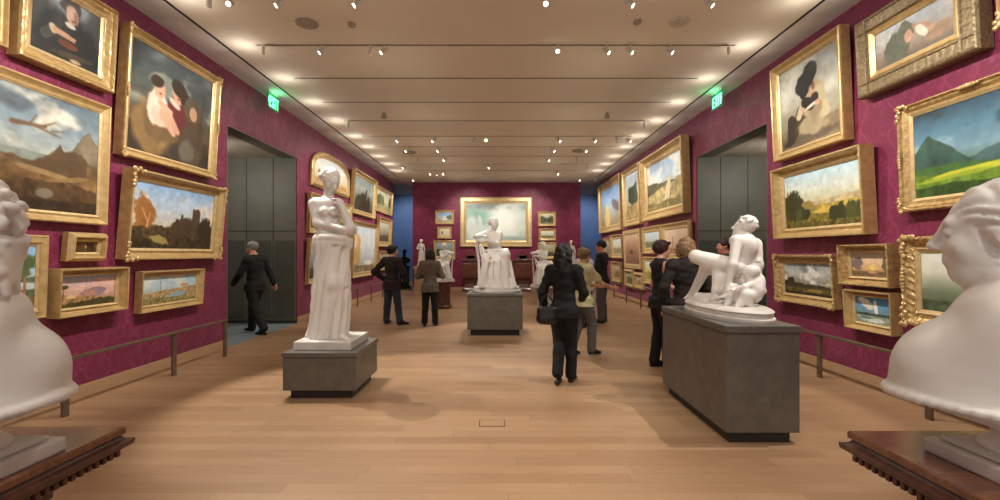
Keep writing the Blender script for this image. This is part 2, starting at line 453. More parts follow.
# ---------------------------------------------------------------- the room
OL0, OL1, OLZ = 7.475, 10.07, 3.70        # opening in the left wall
OR0, OR1, ORZ = 7.32, 9.93, 3.69          # opening in the right wall
BX0, BX1 = -3.66, 3.50                    # ends of the partition at the back
BZ = .138                                 # height of the oak skirting
YE = YB + 4.2
def structure(o): o['kind'] = 'structure'; return o
def room():
    structure(MB().box((-9, YR - .3, -.12), (9, YE + .3, 0)).build('floor', M['floor']))
    def side(name, xin, xout, y0, y1, z):
        lo, hi = min(xin, xout), max(xin, xout)
        m = MB(); m.box((lo, YR, 0), (hi, y0, ZC)); m.box((lo, y1, 0), (hi, YB, ZC)); m.box((lo, y0, z), (hi, y1, ZC))
        return structure(m.build(name, M['damask']))
    side('wall_left', -WL, -WL - .3, OL0, OL1, OLZ); side('wall_right', WR, WR + .3, OR0, OR1, ORZ)
    structure(MB().box((BX0, YB, 0), (BX1, YB + .3, ZC)).build('wall_back', M['damask']))
    # unseen rear wall, opening added so world light fills the gallery: two damask piers and a deep lintel frame the opening
    m = MB(); m.box((-WL - .3, YR - .3, 0), (-3.9, YR, ZC)); m.box((3.8, YR - .3, 0), (WR + .3, YR, ZC)); m.box((-3.9, YR - .3, 4.3), (3.8, YR, ZC)); structure(m.build('wall_rear', M['damask']))
    # skirting, flush pale oak
    def skirt(name, *bx):
        m = MB()
        for lo, hi in bx: m.box(lo, hi, .004)
        structure(m.build(name, M['oak']))
    skirt('baseboard_left', ((-WL, YR, 0), (-WL + .015, OL0, BZ)), ((-WL, OL1, 0), (-WL + .015, YB, BZ)))
    skirt('baseboard_right', ((WR - .015, YR, 0), (WR, OR0, BZ)), ((WR - .015, OR1, 0), (WR, YB, BZ)))
    skirt('baseboard_back', ((BX0, YB - .015, 0), (BX1, YB, BZ)))
    # ceiling with a long black slot down each side and cross slots
    XL, XR, YS = -4.02, 3.92, 17.82
    rows = [2.84, 4.09, 5.34, 6.59, 7.83, 9.07, 10.33, 11.68, 12.82, 14.07, 15.3, 16.5]
    structure(MB().box((-9, YR - .3, ZC), (9, YE + .3, ZC + .2)).build('ceiling', M['ceiling']))
    m = MB(); m.box((-WL, YR, ZC - .004), (XL - .022, YS, ZC - .0005)); m.box((XR + .022, YR, ZC - .004), (WR, YS, ZC - .0005))
    m.box((-WL, YS, ZC - .004), (WR, YB, ZC - .0005)); structure(m.build('trim_1', M['ceiling_edge']))
    m = MB(); m.box((XL - .018, YR, ZC - .006), (XL + .018, YS, ZC - .0003)); m.box((XR - .018, YR, ZC - .006), (XR + .018, YS, ZC - .0003))
    structure(m.build('trim_2', M['slot']))
    m = MB()
    for y in rows: m.box((-3.55, y - .016, ZC - .005), (3.47, y + .016, ZC - .0003))
    structure(m.build('trim_3', M['slotlip']))
    m = MB()
    for y in rows: m.box((-3.54, y - .006, ZC - .007), (3.46, y + .006, ZC - .0004))
    structure(m.build('trim_4', M['slot']))
    # side passages: frontal panelled wall at the far side, soffit, blue-grey carpet
    for sg, xw, y0, y1, z, nm in ((-1, -WL, OL0, OL1, OLZ, 'left'), (1, WR, OR0, OR1, ORZ, 'right')):
        xo = xw + sg * 4.4; xi = xw + sg * .02
        X = lambda a: (min(xi, a), max(xi, a))
        a0, a1 = X(xo)
        structure(MB().box((a0, y1 - .02, 0), (a1, y1 + .25, z + .11)).build('wall_passage_far_' + nm, M['greypanel']))
        structure(MB().box((min(xw + sg * .3, xo), y0 - .25, 0), (max(xw + sg * .3, xo), y0, ZC)).build('wall_passage_near_' + nm, M['greypanel']))
        structure(MB().box((min(xo, xo + sg * .2), y0 - .3, 0), (max(xo, xo + sg * .2), y1 + .3, ZC)).build('wall_passage_end_' + nm, M['greypanel']))
        structure(MB().box((a0, y0, z), (a1, y1, z + .12)).build('ceiling_passage_' + nm, M['soffit']))
        a0, a1 = sorted((xw, xo))
        structure(MB().box((a0, y0, .0005), (a1, y1, .006)).build('floor_carpet_' + nm, M['carpet']))
        # panels: a tall upper row, a lower row of darker doors, seams between
        px = [xw + sg * t for t in (.0, .52, 1.12, 1.72, 2.32, 2.92, 3.52)]
        m = MB(); zt = 2.06
        for a, b in zip(px, px[1:]):
            lo, hi = min(a, b), max(a, b)
            m.box((lo + .045, y1 - .032, .12), (hi - .045, y1 - .015, 1.86), .004)
        structure(m.build('trim_doors_' + nm, M['greypaneld']))
        m = MB()
        for a in px[1:]: m.box((a - .006, y1 - .026, .02), (a + .006, y1 - .015, z))
        m.box((a0, y1 - .026, zt - .008), (a1, y1 - .015, zt + .008)); m.box((a0, y1 - .035, 0), (a1, y1 - .015, .07))
        structure(m.build('trim_seams_' + nm, M['seam']))
        # grey jamb edge that trims the opening
        m = MB(); e = xw + sg * .32
        m.box((min(xw, e), y0, 0), (max(xw, e), y0 + .012, z)); m.box((min(xw, e), y0, z - .012), (max(xw, e), y1, z))
        structure(m.build('trim_jamb_' + nm, M['greypanel']))
    # the blue room beyond the partition
    structure(MB().box((-8.5, YE, 0), (8.5, YE + .2, ZC)).build('wall_beyond', M['blue']))
    structure(MB().box((-8.7, YB, 0), (-8.5, YE, ZC)).build('wall_beyond_left', M['blue']))
    structure(MB().box((8.5, YB, 0), (8.7, YE, ZC)).build('wall_beyond_right', M['blue']))
    structure(MB().box((-8.5, YB, 0), (-WL - .005, YB + .2, ZC)).build('wall_return_left', M['blue']))
    structure(MB().box((WR + .005, YB, 0), (8.5, YB + .2, ZC)).build('wall_return_right', M['blue']))
    structure(MB().box((-8.5, YE - .015, 0), (8.5, YE, .14)).build('baseboard_beyond', M['oak']))
    return rows
ROWS = room()
# ---------------------------------------------------------------- barrier rails
def barrier(x, ys, label, y_end=None, y_start=None):
    t = tag(empty('barrier_rail', (x, (ys[0] + ys[-1]) / 2, 0)), label, 'railing')
    yc = (ys[0] + ys[-1]) / 2
    a = (y_start if y_start is not None else ys[0] - .03) - yc; b = (y_end if y_end is not None else ys[-1] + .03) - yc
    MB().box((-.032, a, .532), (.032, b, .558), .006).build('rail_bar', M['rail'], t)
    for y in ys:
        MB().box((-.014, y - yc - .032, 0), (.014, y - yc + .032, .533), .003).build('post', M['rail'], t)
    return t
barrier(-4.133, [.0, 1.43, 2.86, 4.29, 5.73, 6.80], 'low bronze barrier rail below the paintings between left bust and grey passage')
barrier(4.03, [-.1, 1.35, 2.78, 4.21, 5.65, 6.95], 'low bronze barrier rail behind the large granite plinth and right bust')
barrier(-4.133, [10.35, 11.78, 13.2, 14.63, 16.06, 17.5], 'low bronze barrier rail running past the man in jeans to the far blue doorway')
barrier(4.03, [10.25, 11.32, 12.75, 14.19, 15.69, 17.1], 'low bronze barrier rail beside the couple and under the small far paintings')
t = tag(empty('label_panel', (4.03, 12.0, .60)), 'blue grey slanted label panel fixed on the barrier rail beside woman in black dress', 'label')
MB().box((-.13, -.45, .02), (.11, .45, .035), .004, Matrix.Rotation(R(18), 4, 'Y')).build('panel', M['label'], t)
MB().box((-.012, -.02, -.040), (.012, .02, .03)).build('bracket', M['rail'], t)
# ---------------------------------------------------------------- painted pictures
def vnoise(nx, ny, fx, fy, rng):
    gx, gy = int(fx) + 2, int(fy) + 2
    G = rng.random((gy, gx)); x = np.linspace(0, fx, nx); y = np.linspace(0, fy, ny)
    xi, yi = x.astype(int), y.astype(int); tx, ty = x - xi, y - yi
    tx = tx * tx * (3 - 2 * tx); ty = ty * ty * (3 - 2 * ty)
    a = G[np.ix_(yi, xi)]; b = G[np.ix_(yi, xi + 1)]; c = G[np.ix_(yi + 1, xi)]; d = G[np.ix_(yi + 1, xi + 1)]
    return (a * (1 - tx) + b * tx) * (1 - ty)[:, None] + (c * (1 - tx) + d * tx) * ty[:, None]
def fbm(nx, ny, fx, fy, rng, oc=4):
    o = 0; a = 1; s = 0
    for i in range(oc):
        o = o + a * vnoise(nx, ny, fx * 2 ** i, fy * 2 ** i, rng); s += a; a *= .55
    return o / s
def sm(x, lo, hi):
    t = np.clip((x - lo) / (hi - lo), 0, 1); return t * t * (3 - 2 * t)
def paint(nx, ny, asp, ops, seed):
    """g gradient, c clouds, r ridge of land, e ellipse, k tapered stroke, t trees, n brushwork. v runs upward 0..1, u across 0..1"""
    rng = np.random.default_rng(seed)
    u, v = np.meshgrid(np.linspace(0, 1, nx), np.linspace(0, 1, ny)); U = u * asp
    A = np.zeros((ny, nx, 3)) + 90.
    def put(c, m): A[:] = A * (1 - m[..., None]) + np.asarray(c, float) * m[..., None]
    for o in ops:
        q = o[0]
        if q == 'g':
            st = o[1:]; n = len(st) - 1
            for i in range(3): A[..., i] = np.interp(v, np.linspace(0, 1, n + 1), [s[i] for s in st])
        elif q == 'c':
            _, c, y0, y1, sc, thr, al = o
            f = fbm(nx, ny, sc * asp, sc * 1.7, rng, 4); put(c, sm(f, thr, thr + .16) * sm(v, y0 - .06, y0 + .06) * (1 - sm(v, y1 - .06, y1 + .06)) * al)
        elif q == 'r':
            _, c, y0, am, sc, tex = o[:6]; sl = o[6] if len(o) > 6 else 0
            f = fbm(nx, 2, sc * asp, 1, rng, 4)[0][None, :]; top = y0 + sl * (u - .5) + am * (f - .5) * 2
            m = sm(top - v, -.006, .012); g = fbm(nx, ny, sc * 4 * asp, sc * 4, rng, 3) - .5
            A[:] = A * (1 - m[..., None]) + (np.asarray(c, float) * (1 + tex * 2 * g[..., None])) * m[..., None]
        elif q == 'm':
            _, c, x, y0, hh, wl, wr, rf, tex = o
            f = fbm(nx, 2, 5 * asp, 1, rng, 5)[0][None, :] - .5
            t = np.clip(1 - np.where(u < x, (x - u) / wl, (u - x) / wr), 0, 1); top = y0 + hh * t ** 1.25 + rf * 2 * f * np.minimum(1, t * 3 + .2)
            mk = sm(top - v, -.006, .014); g = fbm(nx, ny, 8 * asp, 5, rng, 4) - .5
            A[:] = A * (1 - mk[..., None]) + (np.asarray(c, float) * (1 + tex * 2 * g[..., None])) * mk[..., None]
        elif q == 'e':
            _, c, x, y, rx, ry, rot, so = o[:8]; nz = o[8] if len(o) > 8 else .2
            ca, sa = math.cos(R(rot)), math.sin(R(rot)); X, Y = U - x * asp, v - y
            d = np.sqrt(((X * ca + Y * sa) / rx) ** 2 + ((Y * ca - X * sa) / ry) ** 2) + nz * (fbm(nx, ny, 7 * asp, 7, rng, 3) - .5) * 2
            put(c, 1 - sm(d, 1 - so * .55, 1 + so * .55))
        elif q == 'k':
            _, c, x0, y0, r0, x1, y1, r1 = o
            ax, ay = U - x0 * asp, v - y0; bx, by = (x1 - x0) * asp, y1 - y0
            t = np.clip((ax * bx + ay * by) / (bx * bx + by * by + 1e-9), 0, 1); d = np.hypot(ax - t * bx, ay - t * by) - (r0 + (r1 - r0) * t)
            put(c, 1 - sm(d, -.01, .012))
        elif q == 't':
            _, c, x0, x1, y, hh, n = o
            for i in range(n):
                x = x0 + (x1 - x0) * rng.random(); h = hh * (.5 + .6 * rng.random()); w = h * (.35 + .4 * rng.random())
                d = np.sqrt(((U - x * asp) / w) ** 2 + ((v - y - h * .45) / (h * .55)) ** 2) + .5 * (fbm(nx, ny, 12 * asp, 12, rng, 2) - .5) * 2
                put(np.asarray(c) * (.75 + .5 * rng.random()), 1 - sm(d, .8, 1.1))
        elif q == 'n':
            A[:] = A * (1 + .55 * o[1] * (fbm(nx, ny, o[2] * asp, o[2], rng, 3) - .5)[..., None] * 2)
    return np.clip(A / 255, 0, 1)
def canvas_mesh(w, h, y, ops, seed, parent, res, arch=None):
    asp = w / h; ny = int(max(14, res / max(1, asp) ** .5)); nx = int(max(14, ny * asp)); A = paint(nx, ny, asp, ops, seed)
    X, Z = np.meshgrid(np.linspace(-w / 2, w / 2, nx), np.linspace(0, h, ny))
    V = np.stack([X, np.full_like(X, y), Z], -1).reshape(-1, 3); i = np.arange(nx * ny).reshape(ny, nx)
    Q = np.stack([i[:-1, :-1], i[:-1, 1:], i[1:, 1:], i[1:, :-1]], -1).reshape(-1, 4)
    if arch is not None:
        cx, cz = V[Q].mean(1)[:, 0], V[Q].mean(1)[:, 2]; Q = Q[arch(cx, cz)]
    me = bpy.data.meshes.new('canvas'); N = len(V)
    me.vertices.add(N); me.vertices.foreach_set('co', V.astype(np.float32).ravel())
    me.loops.add(len(Q) * 4); me.loops.foreach_set('vertex_index', Q.astype(np.int32).ravel())
    me.polygons.add(len(Q)); me.polygons.foreach_set('loop_start', np.arange(0, len(Q) * 4, 4, dtype=np.int32)); me.update(calc_edges=True)
    L = np.where(A <= .04045, A / 12.92, ((A + .055) / 1.055) ** 2.4).reshape(-1, 3)
    at_ = me.attributes.new('paint', 'FLOAT_COLOR', 'POINT'); at_.data.foreach_set('color', np.concatenate([L, np.ones((N, 1))], 1).astype(np.float32).ravel())
    o = link('canvas', me, M['canvas'], parent); o.location = (0, 0, 0); return o
def rectpath(w, h, n):
    P = []
    c = [(-w / 2, 0), (w / 2, 0), (w / 2, h), (-w / 2, h)]
    for a, b in zip(c, c[1:] + c[:1]):
        L = math.hypot(b[0] - a[0], b[1] - a[1]); k = max(1, int(round(L / n))) if n else 1
        P += [(a[0] + (b[0] - a[0]) * i / k, a[1] + (b[1] - a[1]) * i / k) for i in range(k)]
    return P
def archpath(w, h, rise):
    P = [(-w / 2, 0), (w / 2, 0)]; n = 22; s = h - rise
    for i in range(n + 1):
        t = math.pi * i / n; c = math.cos(t); P.append((w / 2 * math.copysign(abs(c) ** .8, c), s + rise * abs(math.sin(t)) ** .8))
    return P
def sweep(P, prof, orn=0, per=.05):
    """P: closed outline (x, z) counter-clockwise; prof: (inset, out) pairs from the wall over the top to the picture"""
    n = len(P); P = [Vector(p) for p in P]; D = []
    for i in range(n):
        e1 = (P[i] - P[i - 1]).normalized(); e2 = (P[(i + 1) % n] - P[i]).normalized()
        n1, n2 = Vector((-e1.y, e1.x)), Vector((-e2.y, e2.x)); D.append((n1 + n2) / max(.3, 1 + n1.dot(n2)))
    V, Q = [], []; m = len(prof); acc = 0
    for i in range(n):
        if i: acc += (P[i] - P[i - 1]).length
        for j, (a, b) in enumerate(prof):
            w = 0
            if orn and 0 < j < m - 1: w = orn * (.6 * math.sin(acc / per * 6.283 + j * 1.3) + .5 * math.sin(acc / per * 3.7 + j * 2.9))
            q = P[i] + D[i] * (a + w * .35); V.append((q.x, -(b + w), q.y))
    for i in range(n):
        k = (i + 1) % n
        for j in range(m - 1): Q.append((i * m + j, k * m + j, k * m + j + 1, i * m + j + 1))
    return V, Q
FR = {   # (share of the frame width from the outside, share of the depth)
    'cove': [(0, 0), (0, .82), (.05, .95), (.14, 1), (.22, .95), (.30, .82), (.48, .62), (.62, .55), (.66, .60), (.72, .60)],
    'deep': [(0, 0), (0, .92), (.03, 1), (.16, 1), (.20, .95), (.24, .80), (.42, .46), (.60, .36), (.64, .42), (.72, .42)],
    'flat': [(0, 0), (0, .7), (.06, .82), (.14, .86), (.2, .78), (.56, .78), (.6, .86), (.66, .86), (.72, .7)],
    'ogee': [(0, 0), (0, .55), (.08, .62), (.2, .8), (.34, .98), (.44, 1), (.52, .94), (.6, .7), (.66, .55), (.72, .55)],
    'bead': [(0, 0), (0, .8), (.06, .97), (.14, 1), (.2, .9), (.26, .72), (.34, .78), (.42, .74), (.6, .52), (.66, .56), (.72, .54)],
}
ROT = {'L': R(90), 'R': R(-90), 'B': 0}
def picture(wall, x0, x1, t0, t1, label, ops, fw=.12, dep=.12, style='cove', gilt='bright_gilt', tilt=3.0, group=None, seed=1, res=70, orn=0, corners=0, arch=0, liner=None, ct=0, mids=0):
    """wall picture from its visible left/right columns and its slopes of sight (tops and bottoms); built on the wall at its own size"""
    W = {'L': WL, 'R': WR}.get(wall)
    if wall == 'B':
        d = YB - dep; a, b = (x0 - CX) * d / F, (x1 - CX) * d / F; zt, zb = H + (CY - t0) * d / F, H + (CY - t1) * d / F
        loc = ((a + b) / 2, YB - .006, zb); w = b - a; h = zt - zb; tilt = 0
    else:
        Wf = W - dep; ya, yb = sorted((F * Wf / abs(CX - x0), F * Wf / abs(CX - x1))); w = yb - ya
        zb = H + t1 * Wf; zt = H + t0 * (Wf - math.sin(R(tilt)) * (t0 - t1) * Wf); h = (zt - zb) / math.cos(R(tilt))
        loc = ((-W + .006 if wall == 'L' else W - .006), (ya + yb) / 2, zb)
    t = tag(empty('framed_painting', loc, (R(tilt), 0, ROT[wall])), label, 'painting', group)
    prof = [(a * fw, b * dep) for a, b in FR[style]]; lp = prof[-1]
    step = .03 if orn else 0
    P = archpath(w, h, arch) if arch else rectpath(w, h, step)
    V, Q = sweep(P, prof, orn); pydata('frame', V, Q, M[gilt], t)
    # sight liner round the canvas
    li = [(lp[0], lp[1] - .002), (lp[0] + .06 * fw, lp[1] + .06 * dep), (lp[0] + .12 * fw, lp[1]), (fw, lp[1] - .10 * dep), (fw, .2 * dep)]
    V, Q = sweep(archpath(w, h, arch) if arch else rectpath(w, h, 0), li); pydata('liner', V, Q, M[liner or 'pale_gilt'], t)
    f2 = fw * .97; yc = -(lp[1] - .16 * dep)
    af = None
    if arch:
        s = h - arch
        def af(cx, cz): return (cz + f2 < s) | ((np.abs(cx) / (w / 2 - fw * .8)) ** 2.5 + (np.maximum(cz + f2 - s, 0) / (arch - fw * .8)) ** 2.5 < 1)
    c = canvas_mesh(w - 2 * f2, h - 2 * f2, yc, ops, seed, t, res, af); c.location = (0, 0, f2)
    b = MB().box((-w / 2 + fw * .3, -.012, fw * .3), (w / 2 - fw * .3, -.001, (h - arch if arch else h) - fw * .3)).build('backing', M['carved_walnut'], t)
    if corners:
        rg = random.Random(seed)
        spots = [(-w / 2, 0), (w / 2, 0), (w / 2, h), (-w / 2, h)]
        for cx, cz in spots:
            m = MB(); sx, sz = (1 if cx < 0 else -1), (1 if cz == 0 else -1)
            for i in range(11):
                a = (i // 2) / 5 * corners; e = i % 2; o_ = rg.uniform(-.006, .26 * fw)
                p = (cx + sx * (a if e else o_), -dep * (.98 - .3 * max(0, o_) / fw), cz + sz * (o_ if e else a))
                m.sph(p, max(corners * .13, fw * .16) * rg.uniform(.9, 1.25), (1, .6, 1), 8)
            m.build('corner_ornament', M['ornate_gilt' if gilt != 'dull_gilt' else gilt], t, smooth=True)
    if mids:
        for cx, cz in ((-w / 2, h / 2), (w / 2, h / 2), (0, h), (0, 0)):
            m = MB(); sx = 1 if cx < 0 else -1
            for i in range(7):
                q = (i - 3) * fw * .22
                p = (cx + sx * fw * .18, -dep, cz + q) if cx else (q, -dep, cz + (fw * .18 if cz == 0 else -fw * .18))
                m.sph(p, fw * (.20 - abs(i - 3) * .025), (1, .6, 1), 8)
            m.build('edge_ornament', M['ornate_gilt'], t, smooth=True)
    return t
# ---------------------------------------------------------------- the hang: left wall, nearest first
DK = (44, 40, 34)
P = picture
P('L', -120, 9, .72, .419, 'gilt framed painting cut by the left picture edge above the great stormy valley', [('g', (70, 60, 48), (120, 110, 90))], .13, .1, 'bead', seed=3, tilt=2)
P('L', 19, 115, .64, .418, 'dark half length portrait with folded hands in wide gilt frame, high at upper left',
  [('g', (48, 44, 38), (62, 64, 62), (76, 80, 80)), ('e', (40, 41, 41), .50, .16, .56, .58, 0, .3, .25), ('e', (150, 160, 166), .5, .98, .34, .22, 0, .9, .3), ('e', (54, 42, 36), .55, .88, .17, .14, 0, .3, .3), ('e', (190, 152, 130), .56, .76, .10, .15, 8, .3), ('e', (140, 104, 86), .62, .74, .04, .11, 8, .7), ('e', (120, 84, 70), .58, .68, .03, .015, 0, .5), ('e', (206, 198, 182), .55, .59, .10, .045, -8, .4, .4), ('e', (52, 52, 50), .40, .44, .14, .2, 20, .6, .4), ('k', (66, 64, 58), .20, .30, .08, .32, .44, .07), ('e', (190, 172, 142), .29, .43, .06, .085, 25, .4, .4),
   ('k', (182, 140, 116), .34, .42, .045, .52, .40, .04), ('k', (176, 134, 110), .50, .41, .02, .62, .40, .016), ('k', (176, 134, 110), .50, .385, .02, .61, .365, .015), ('e', (104, 58, 42), .52, .27, .17, .055, -4, .3), ('e', (74, 62, 48), .6, .12, .3, .05, 6, .5, .4), ('e', (170, 148, 120), .64, .05, .10, .03, 0, .6), ('n', .25, 9)], .155, .13, 'bead', res=140, seed=5, orn=.004, tilt=3)
P('L', 123, 216, .634, .267, 'large painting of two pale children and a hooded woman, tallest on the left wall',
  [('g', (64, 50, 36), (84, 72, 54), (76, 82, 78), (70, 80, 84)), ('c', (150, 156, 140), .45, .9, 2.5, .5, .7), ('c', (40, 44, 46), .55, 1.1, 2, .52, .7), ('r', (52, 42, 32), .24, .06, 2, .5),
   ('e', (128, 100, 60), .27, .26, .26, .28, 25, .3, .25), ('e', (104, 80, 50), .36, .34, .26, .2, 0, .3, .25), ('e', (72, 58, 42), .74, .26, .19, .34, 0, .3, .25), ('e', (84, 68, 48), .74, .56, .12, .14, 15, .3, .2),
   ('e', (176, 136, 106), .745, .545, .055, .075, 10, .35), ('e', (92, 34, 36), .53, .47, .14, .17, 12, .25, .25), ('e', (196, 178, 158), .50, .575, .09, .035, -25, .4), ('e', (196, 150, 122), .535, .675, .078, .095, 6, .3), ('e', (50, 34, 24), .555, .735, .125, .075, -18, .3, .3), ('e', (52, 36, 26), .60, .68, .05, .09, 0, .4, .3),
   ('e', (214, 196, 178), .30, .47, .125, .165, -12, .25, .25), ('e', (196, 176, 156), .34, .38, .12, .09, -30, .3, .25), ('k', (200, 156, 128), .37, .42, .055, .50, .27, .032), ('k', (192, 148, 122), .42, .46, .04, .55, .30, .03), ('k', (200, 156, 128), .33, .52, .032, .46, .47, .022), ('e', (200, 156, 128), .315, .645, .075, .09, -6, .3), ('e', (54, 38, 28), .29, .715, .095, .055, 8, .35, .3), ('e', (150, 92, 76), .325, .61, .02, .012, 0, .5), ('e', (150, 90, 74), .54, .635, .02, .012, 0, .5),
   ('e', (96, 88, 74), .66, .14, .12, .12, 0, .4, .4), ('k', (60, 44, 30), .84, .2, .008, .88, .72, .008), ('n', .22, 9)], .115, .13, 'cove', res=160, seed=6, tilt=3.5, mids=1, corners=.1)
P('L', -95, 108, .381, .073, 'great stormy valley landscape with bare branch and crags, partly behind left bust',
  [('g', (78, 58, 38), (100, 78, 52), (166, 172, 166), (128, 146, 156), (92, 108, 120)), ('c', (206, 202, 186), .45, 1.0, 2.2, .44, .9), ('c', (74, 80, 84), .72, 1.2, 2.0, .5, .8), ('r', (136, 142, 134), .50, .04, 3, .15), ('m', (116, 104, 84), .93, .40, .34, .3, .3, .10, .3), ('m', (98, 80, 56), .72, .38, .26, .14, .16, .12, .4), ('m', (84, 66, 46), .84, .36, .16, .2, .3, .1, .4), ('r', (104, 82, 54), .44, .08, 3, .35, .05), ('e', (88, 68, 46), .74, .40, .26, .14, 0, .2, .5), ('r', (112, 84, 52), .34, .05, 3, .35), ('r', (82, 60, 38), .24, .05, 4, .4), ('r', (56, 42, 28), .10, .06, 4, .4), ('e', (150, 124, 84), .62, .33, .22, .025, -8, .4, .4), ('e', (136, 108, 70), .8, .30, .2, .02, 10, .4, .4), ('e', (120, 110, 94), .62, .15, .09, .04, 0, .4, .4),
   ('k', (112, 88, 62), .42, .70, .020, .62, .72, .010), ('k', (112, 88, 62), .55, .71, .010, .72, .66, .004), ('k', (112, 88, 62), .6, .72, .008, .68, .78, .003), ('k', (112, 88, 62), .66, .70, .005, .74, .72, .002), ('k', (112, 88, 62), .52, .71, .006, .56, .80, .003), ('n', .3, 12)], .11, .09, 'cove', res=150, seed=8, tilt=2)
P('L', 127, 221, .241, -.013, 'sunny landscape with ruined castle towers in heavy gilt frame with corner scrolls',
  [('g', (84, 68, 42), (190, 180, 160), (176, 192, 206), (134, 164, 200)), ('c', (226, 208, 186), .45, .85, 2, .5, .8), ('r', (120, 104, 66), .36, .05, 3, .5), ('e', (146, 98, 52), .13, .55, .2, .26, 0, .25, .5), ('k', (206, 160, 110), .15, .2, .018, .19, .55, .008), ('k', (206, 160, 110), .17, .42, .01, .1, .62, .006),
   ('r', (72, 58, 36), .33, .06, 5, .6), ('e', (70, 56, 40), .6, .36, .34, .16, 5, .2, .5), ('k', (78, 60, 44), .76, .3, .09, .77, .62, .085), ('k', (70, 54, 40), .72, .5, .03, .72, .68, .025), ('k', (76, 58, 42), .56, .3, .04, .57, .56, .025), ('e', (52, 44, 30), .9, .3, .26, .22, 0, .2, .5),
   ('r', (54, 44, 28), .17, .05, 5, .7), ('e', (150, 130, 80), .32, .14, .2, .06, -10, .4, .5), ('n', .25, 12)], .135, .15, 'deep', res=100, seed=9, tilt=5, corners=.2)
P('L', 70, 108, .053, -.016, 'tiny dark woodland scene in wide tilted gilt frame',
  [('g', (70, 50, 26), (124, 92, 50), (112, 84, 46)), ('t', (64, 46, 24), 0, .45, .2, .6, 5), ('t', (58, 42, 24), .6, 1, .15, .6, 5), ('e', (170, 132, 70), .5, .5, .12, .16, 0, .4), ('n', .5, 9)], .095, .11, 'ogee', tilt=6, seed=11, res=44)
P('L', 59, 128, -.034, -.147, 'long pink sunset landscape with umbrella pine in deep box frame',
  [('g', (100, 86, 60), (190, 150, 130), (206, 170, 160), (150, 164, 190)), ('c', (228, 176, 160), .4, .9, 2, .45, .7), ('e', (140, 118, 124), .6, .44, .5, .16, 8, .2), ('e', (176, 128, 112), .52, .4, .3, .12, 0, .3), ('r', (150, 116, 76), .32, .08, 4, .5, -.2), ('r', (70, 64, 36), .2, .08, 5, .5, .12), ('e', (70, 74, 44), .08, .66, .16, .07, 0, .3), ('k', (80, 60, 40), .07, .2, .014, .08, .64, .01), ('e', (208, 176, 130), .2, .34, .16, .06, 0, .3), ('n', .18, 12)],
  .085, .14, 'deep', tilt=2.5, seed=12, res=80)
P('L', 141, 203, -.049, -.167, 'pale lakeside landscape with distant fort, lowest beside the passage opening',
  [('g', (150, 134, 90), (170, 172, 150), (178, 198, 206), (156, 186, 206)), ('c', (220, 216, 200), .55, 1, 2, .5, .6), ('r', (168, 142, 100), .5, .05, 3, .4, .2), ('e', (196, 150, 110), .76, .62, .24, .07, 0, .3), ('e', (142, 168, 176), .62, .28, .5, .1, 5, .3), ('r', (132, 120, 72), .2, .06, 4, .5, -.15), ('k', (110, 84, 56), .30, .1, .012, .31, .85, .008), ('n', .15, 12)],
  .085, .1, 'deep', tilt=3, seed=13, res=76)
P('L', -34, 48, .042, -.141, 'tall pine trees by a lake, half hidden behind the left bust',
  [('g', (132, 112, 66), (150, 158, 150), (160, 190, 214), (134, 176, 216)), ('r', (92, 104, 72), .5, .05, 3, .4), ('e', (186, 196, 196), .5, .36, .6, .07, 0, .3), ('r', (118, 100, 56), .22, .05, 4, .5), ('k', (150, 110, 76), .68, .1, .03, .69, .7, .018), ('k', (150, 110, 76), .8, .12, .03, .8, .6, .018), ('k', (120, 92, 60), .6, .1, .02, .61, .6, .014), ('e', (78, 92, 56), .78, .72, .24, .14, 10, .3, .5), ('e', (88, 100, 60), .62, .56, .2, .1, 0, .3, .5), ('n', .2, 10)], .11, .08, 'flat', tilt=2, seed=14, res=90)
# left wall beyond the passage
P('L', 313, 350, .595, .375, 'arch topped pale desert scene in gilt frame behind the standing statue head',
  [('g', (190, 150, 96), (214, 200, 170), (222, 222, 210), (206, 214, 216)), ('e', (150, 96, 48), .14, .34, .12, .17, 0, .3, .4), ('r', (186, 140, 84), .16, .03, 3, .3), ('n', .1, 8)], .15, .1, 'ogee', arch=.55, tilt=2, seed=21, res=56)
P('L', 309.5, 351, .335, .112, 'gilt framed meadow scene behind the standing statue shoulder', [('g', (120, 92, 50), (170, 150, 100), (190, 190, 170)), ('r', (100, 84, 46), .4, .06, 3, .4), ('n', .2, 8)], .13, .1, 'cove', seed=22, res=46)
P('L', 308.5, 345, .085, -.16, 'gilt framed blue grey river scene behind the standing statue skirt', [('g', (96, 92, 84), (140, 150, 156), (160, 178, 190)), ('r', (70, 72, 60), .3, .06, 3, .4), ('n', .2, 8)], .12, .1, 'cove', seed=23, res=46)
P('L', 353, 375.5, .605, .285, 'dark castle on a wooded hill, upper gilt frame past the standing statue',
  [('g', (52, 44, 32), (96, 92, 74), (150, 158, 150), (136, 150, 150)), ('t', (46, 42, 28), 0, 1, .1, .42, 9), ('k', (58, 52, 40), .6, .4, .09, .62, .66, .07), ('k', (58, 52, 40), .46, .4, .05, .46, .58, .03), ('n', .25, 10)], .16, .13, 'deep', tilt=4, seed=24, res=60)
P('L', 376.2, 392.2, .577, .355, 'small tree lined landscape, topmost beside the far blue doorway on the left wall',
  [('g', (140, 128, 84), (196, 190, 156), (206, 206, 184)), ('t', (100, 104, 70), 0, 1, .25, .55, 8), ('n', .2, 8)], .15, .1, 'cove', seed=25, res=40, tilt=3)
P('L', 378.6, 391.2, .32, .065, 'middle gilt frame with wide mount beside far blue doorway on the left wall',
  [('g', (74, 70, 52), (150, 140, 110), (190, 188, 176)), ('r', (84, 76, 52), .35, .06, 3, .4), ('n', .2, 8)], .2, .12, 'deep', seed=26, res=36)
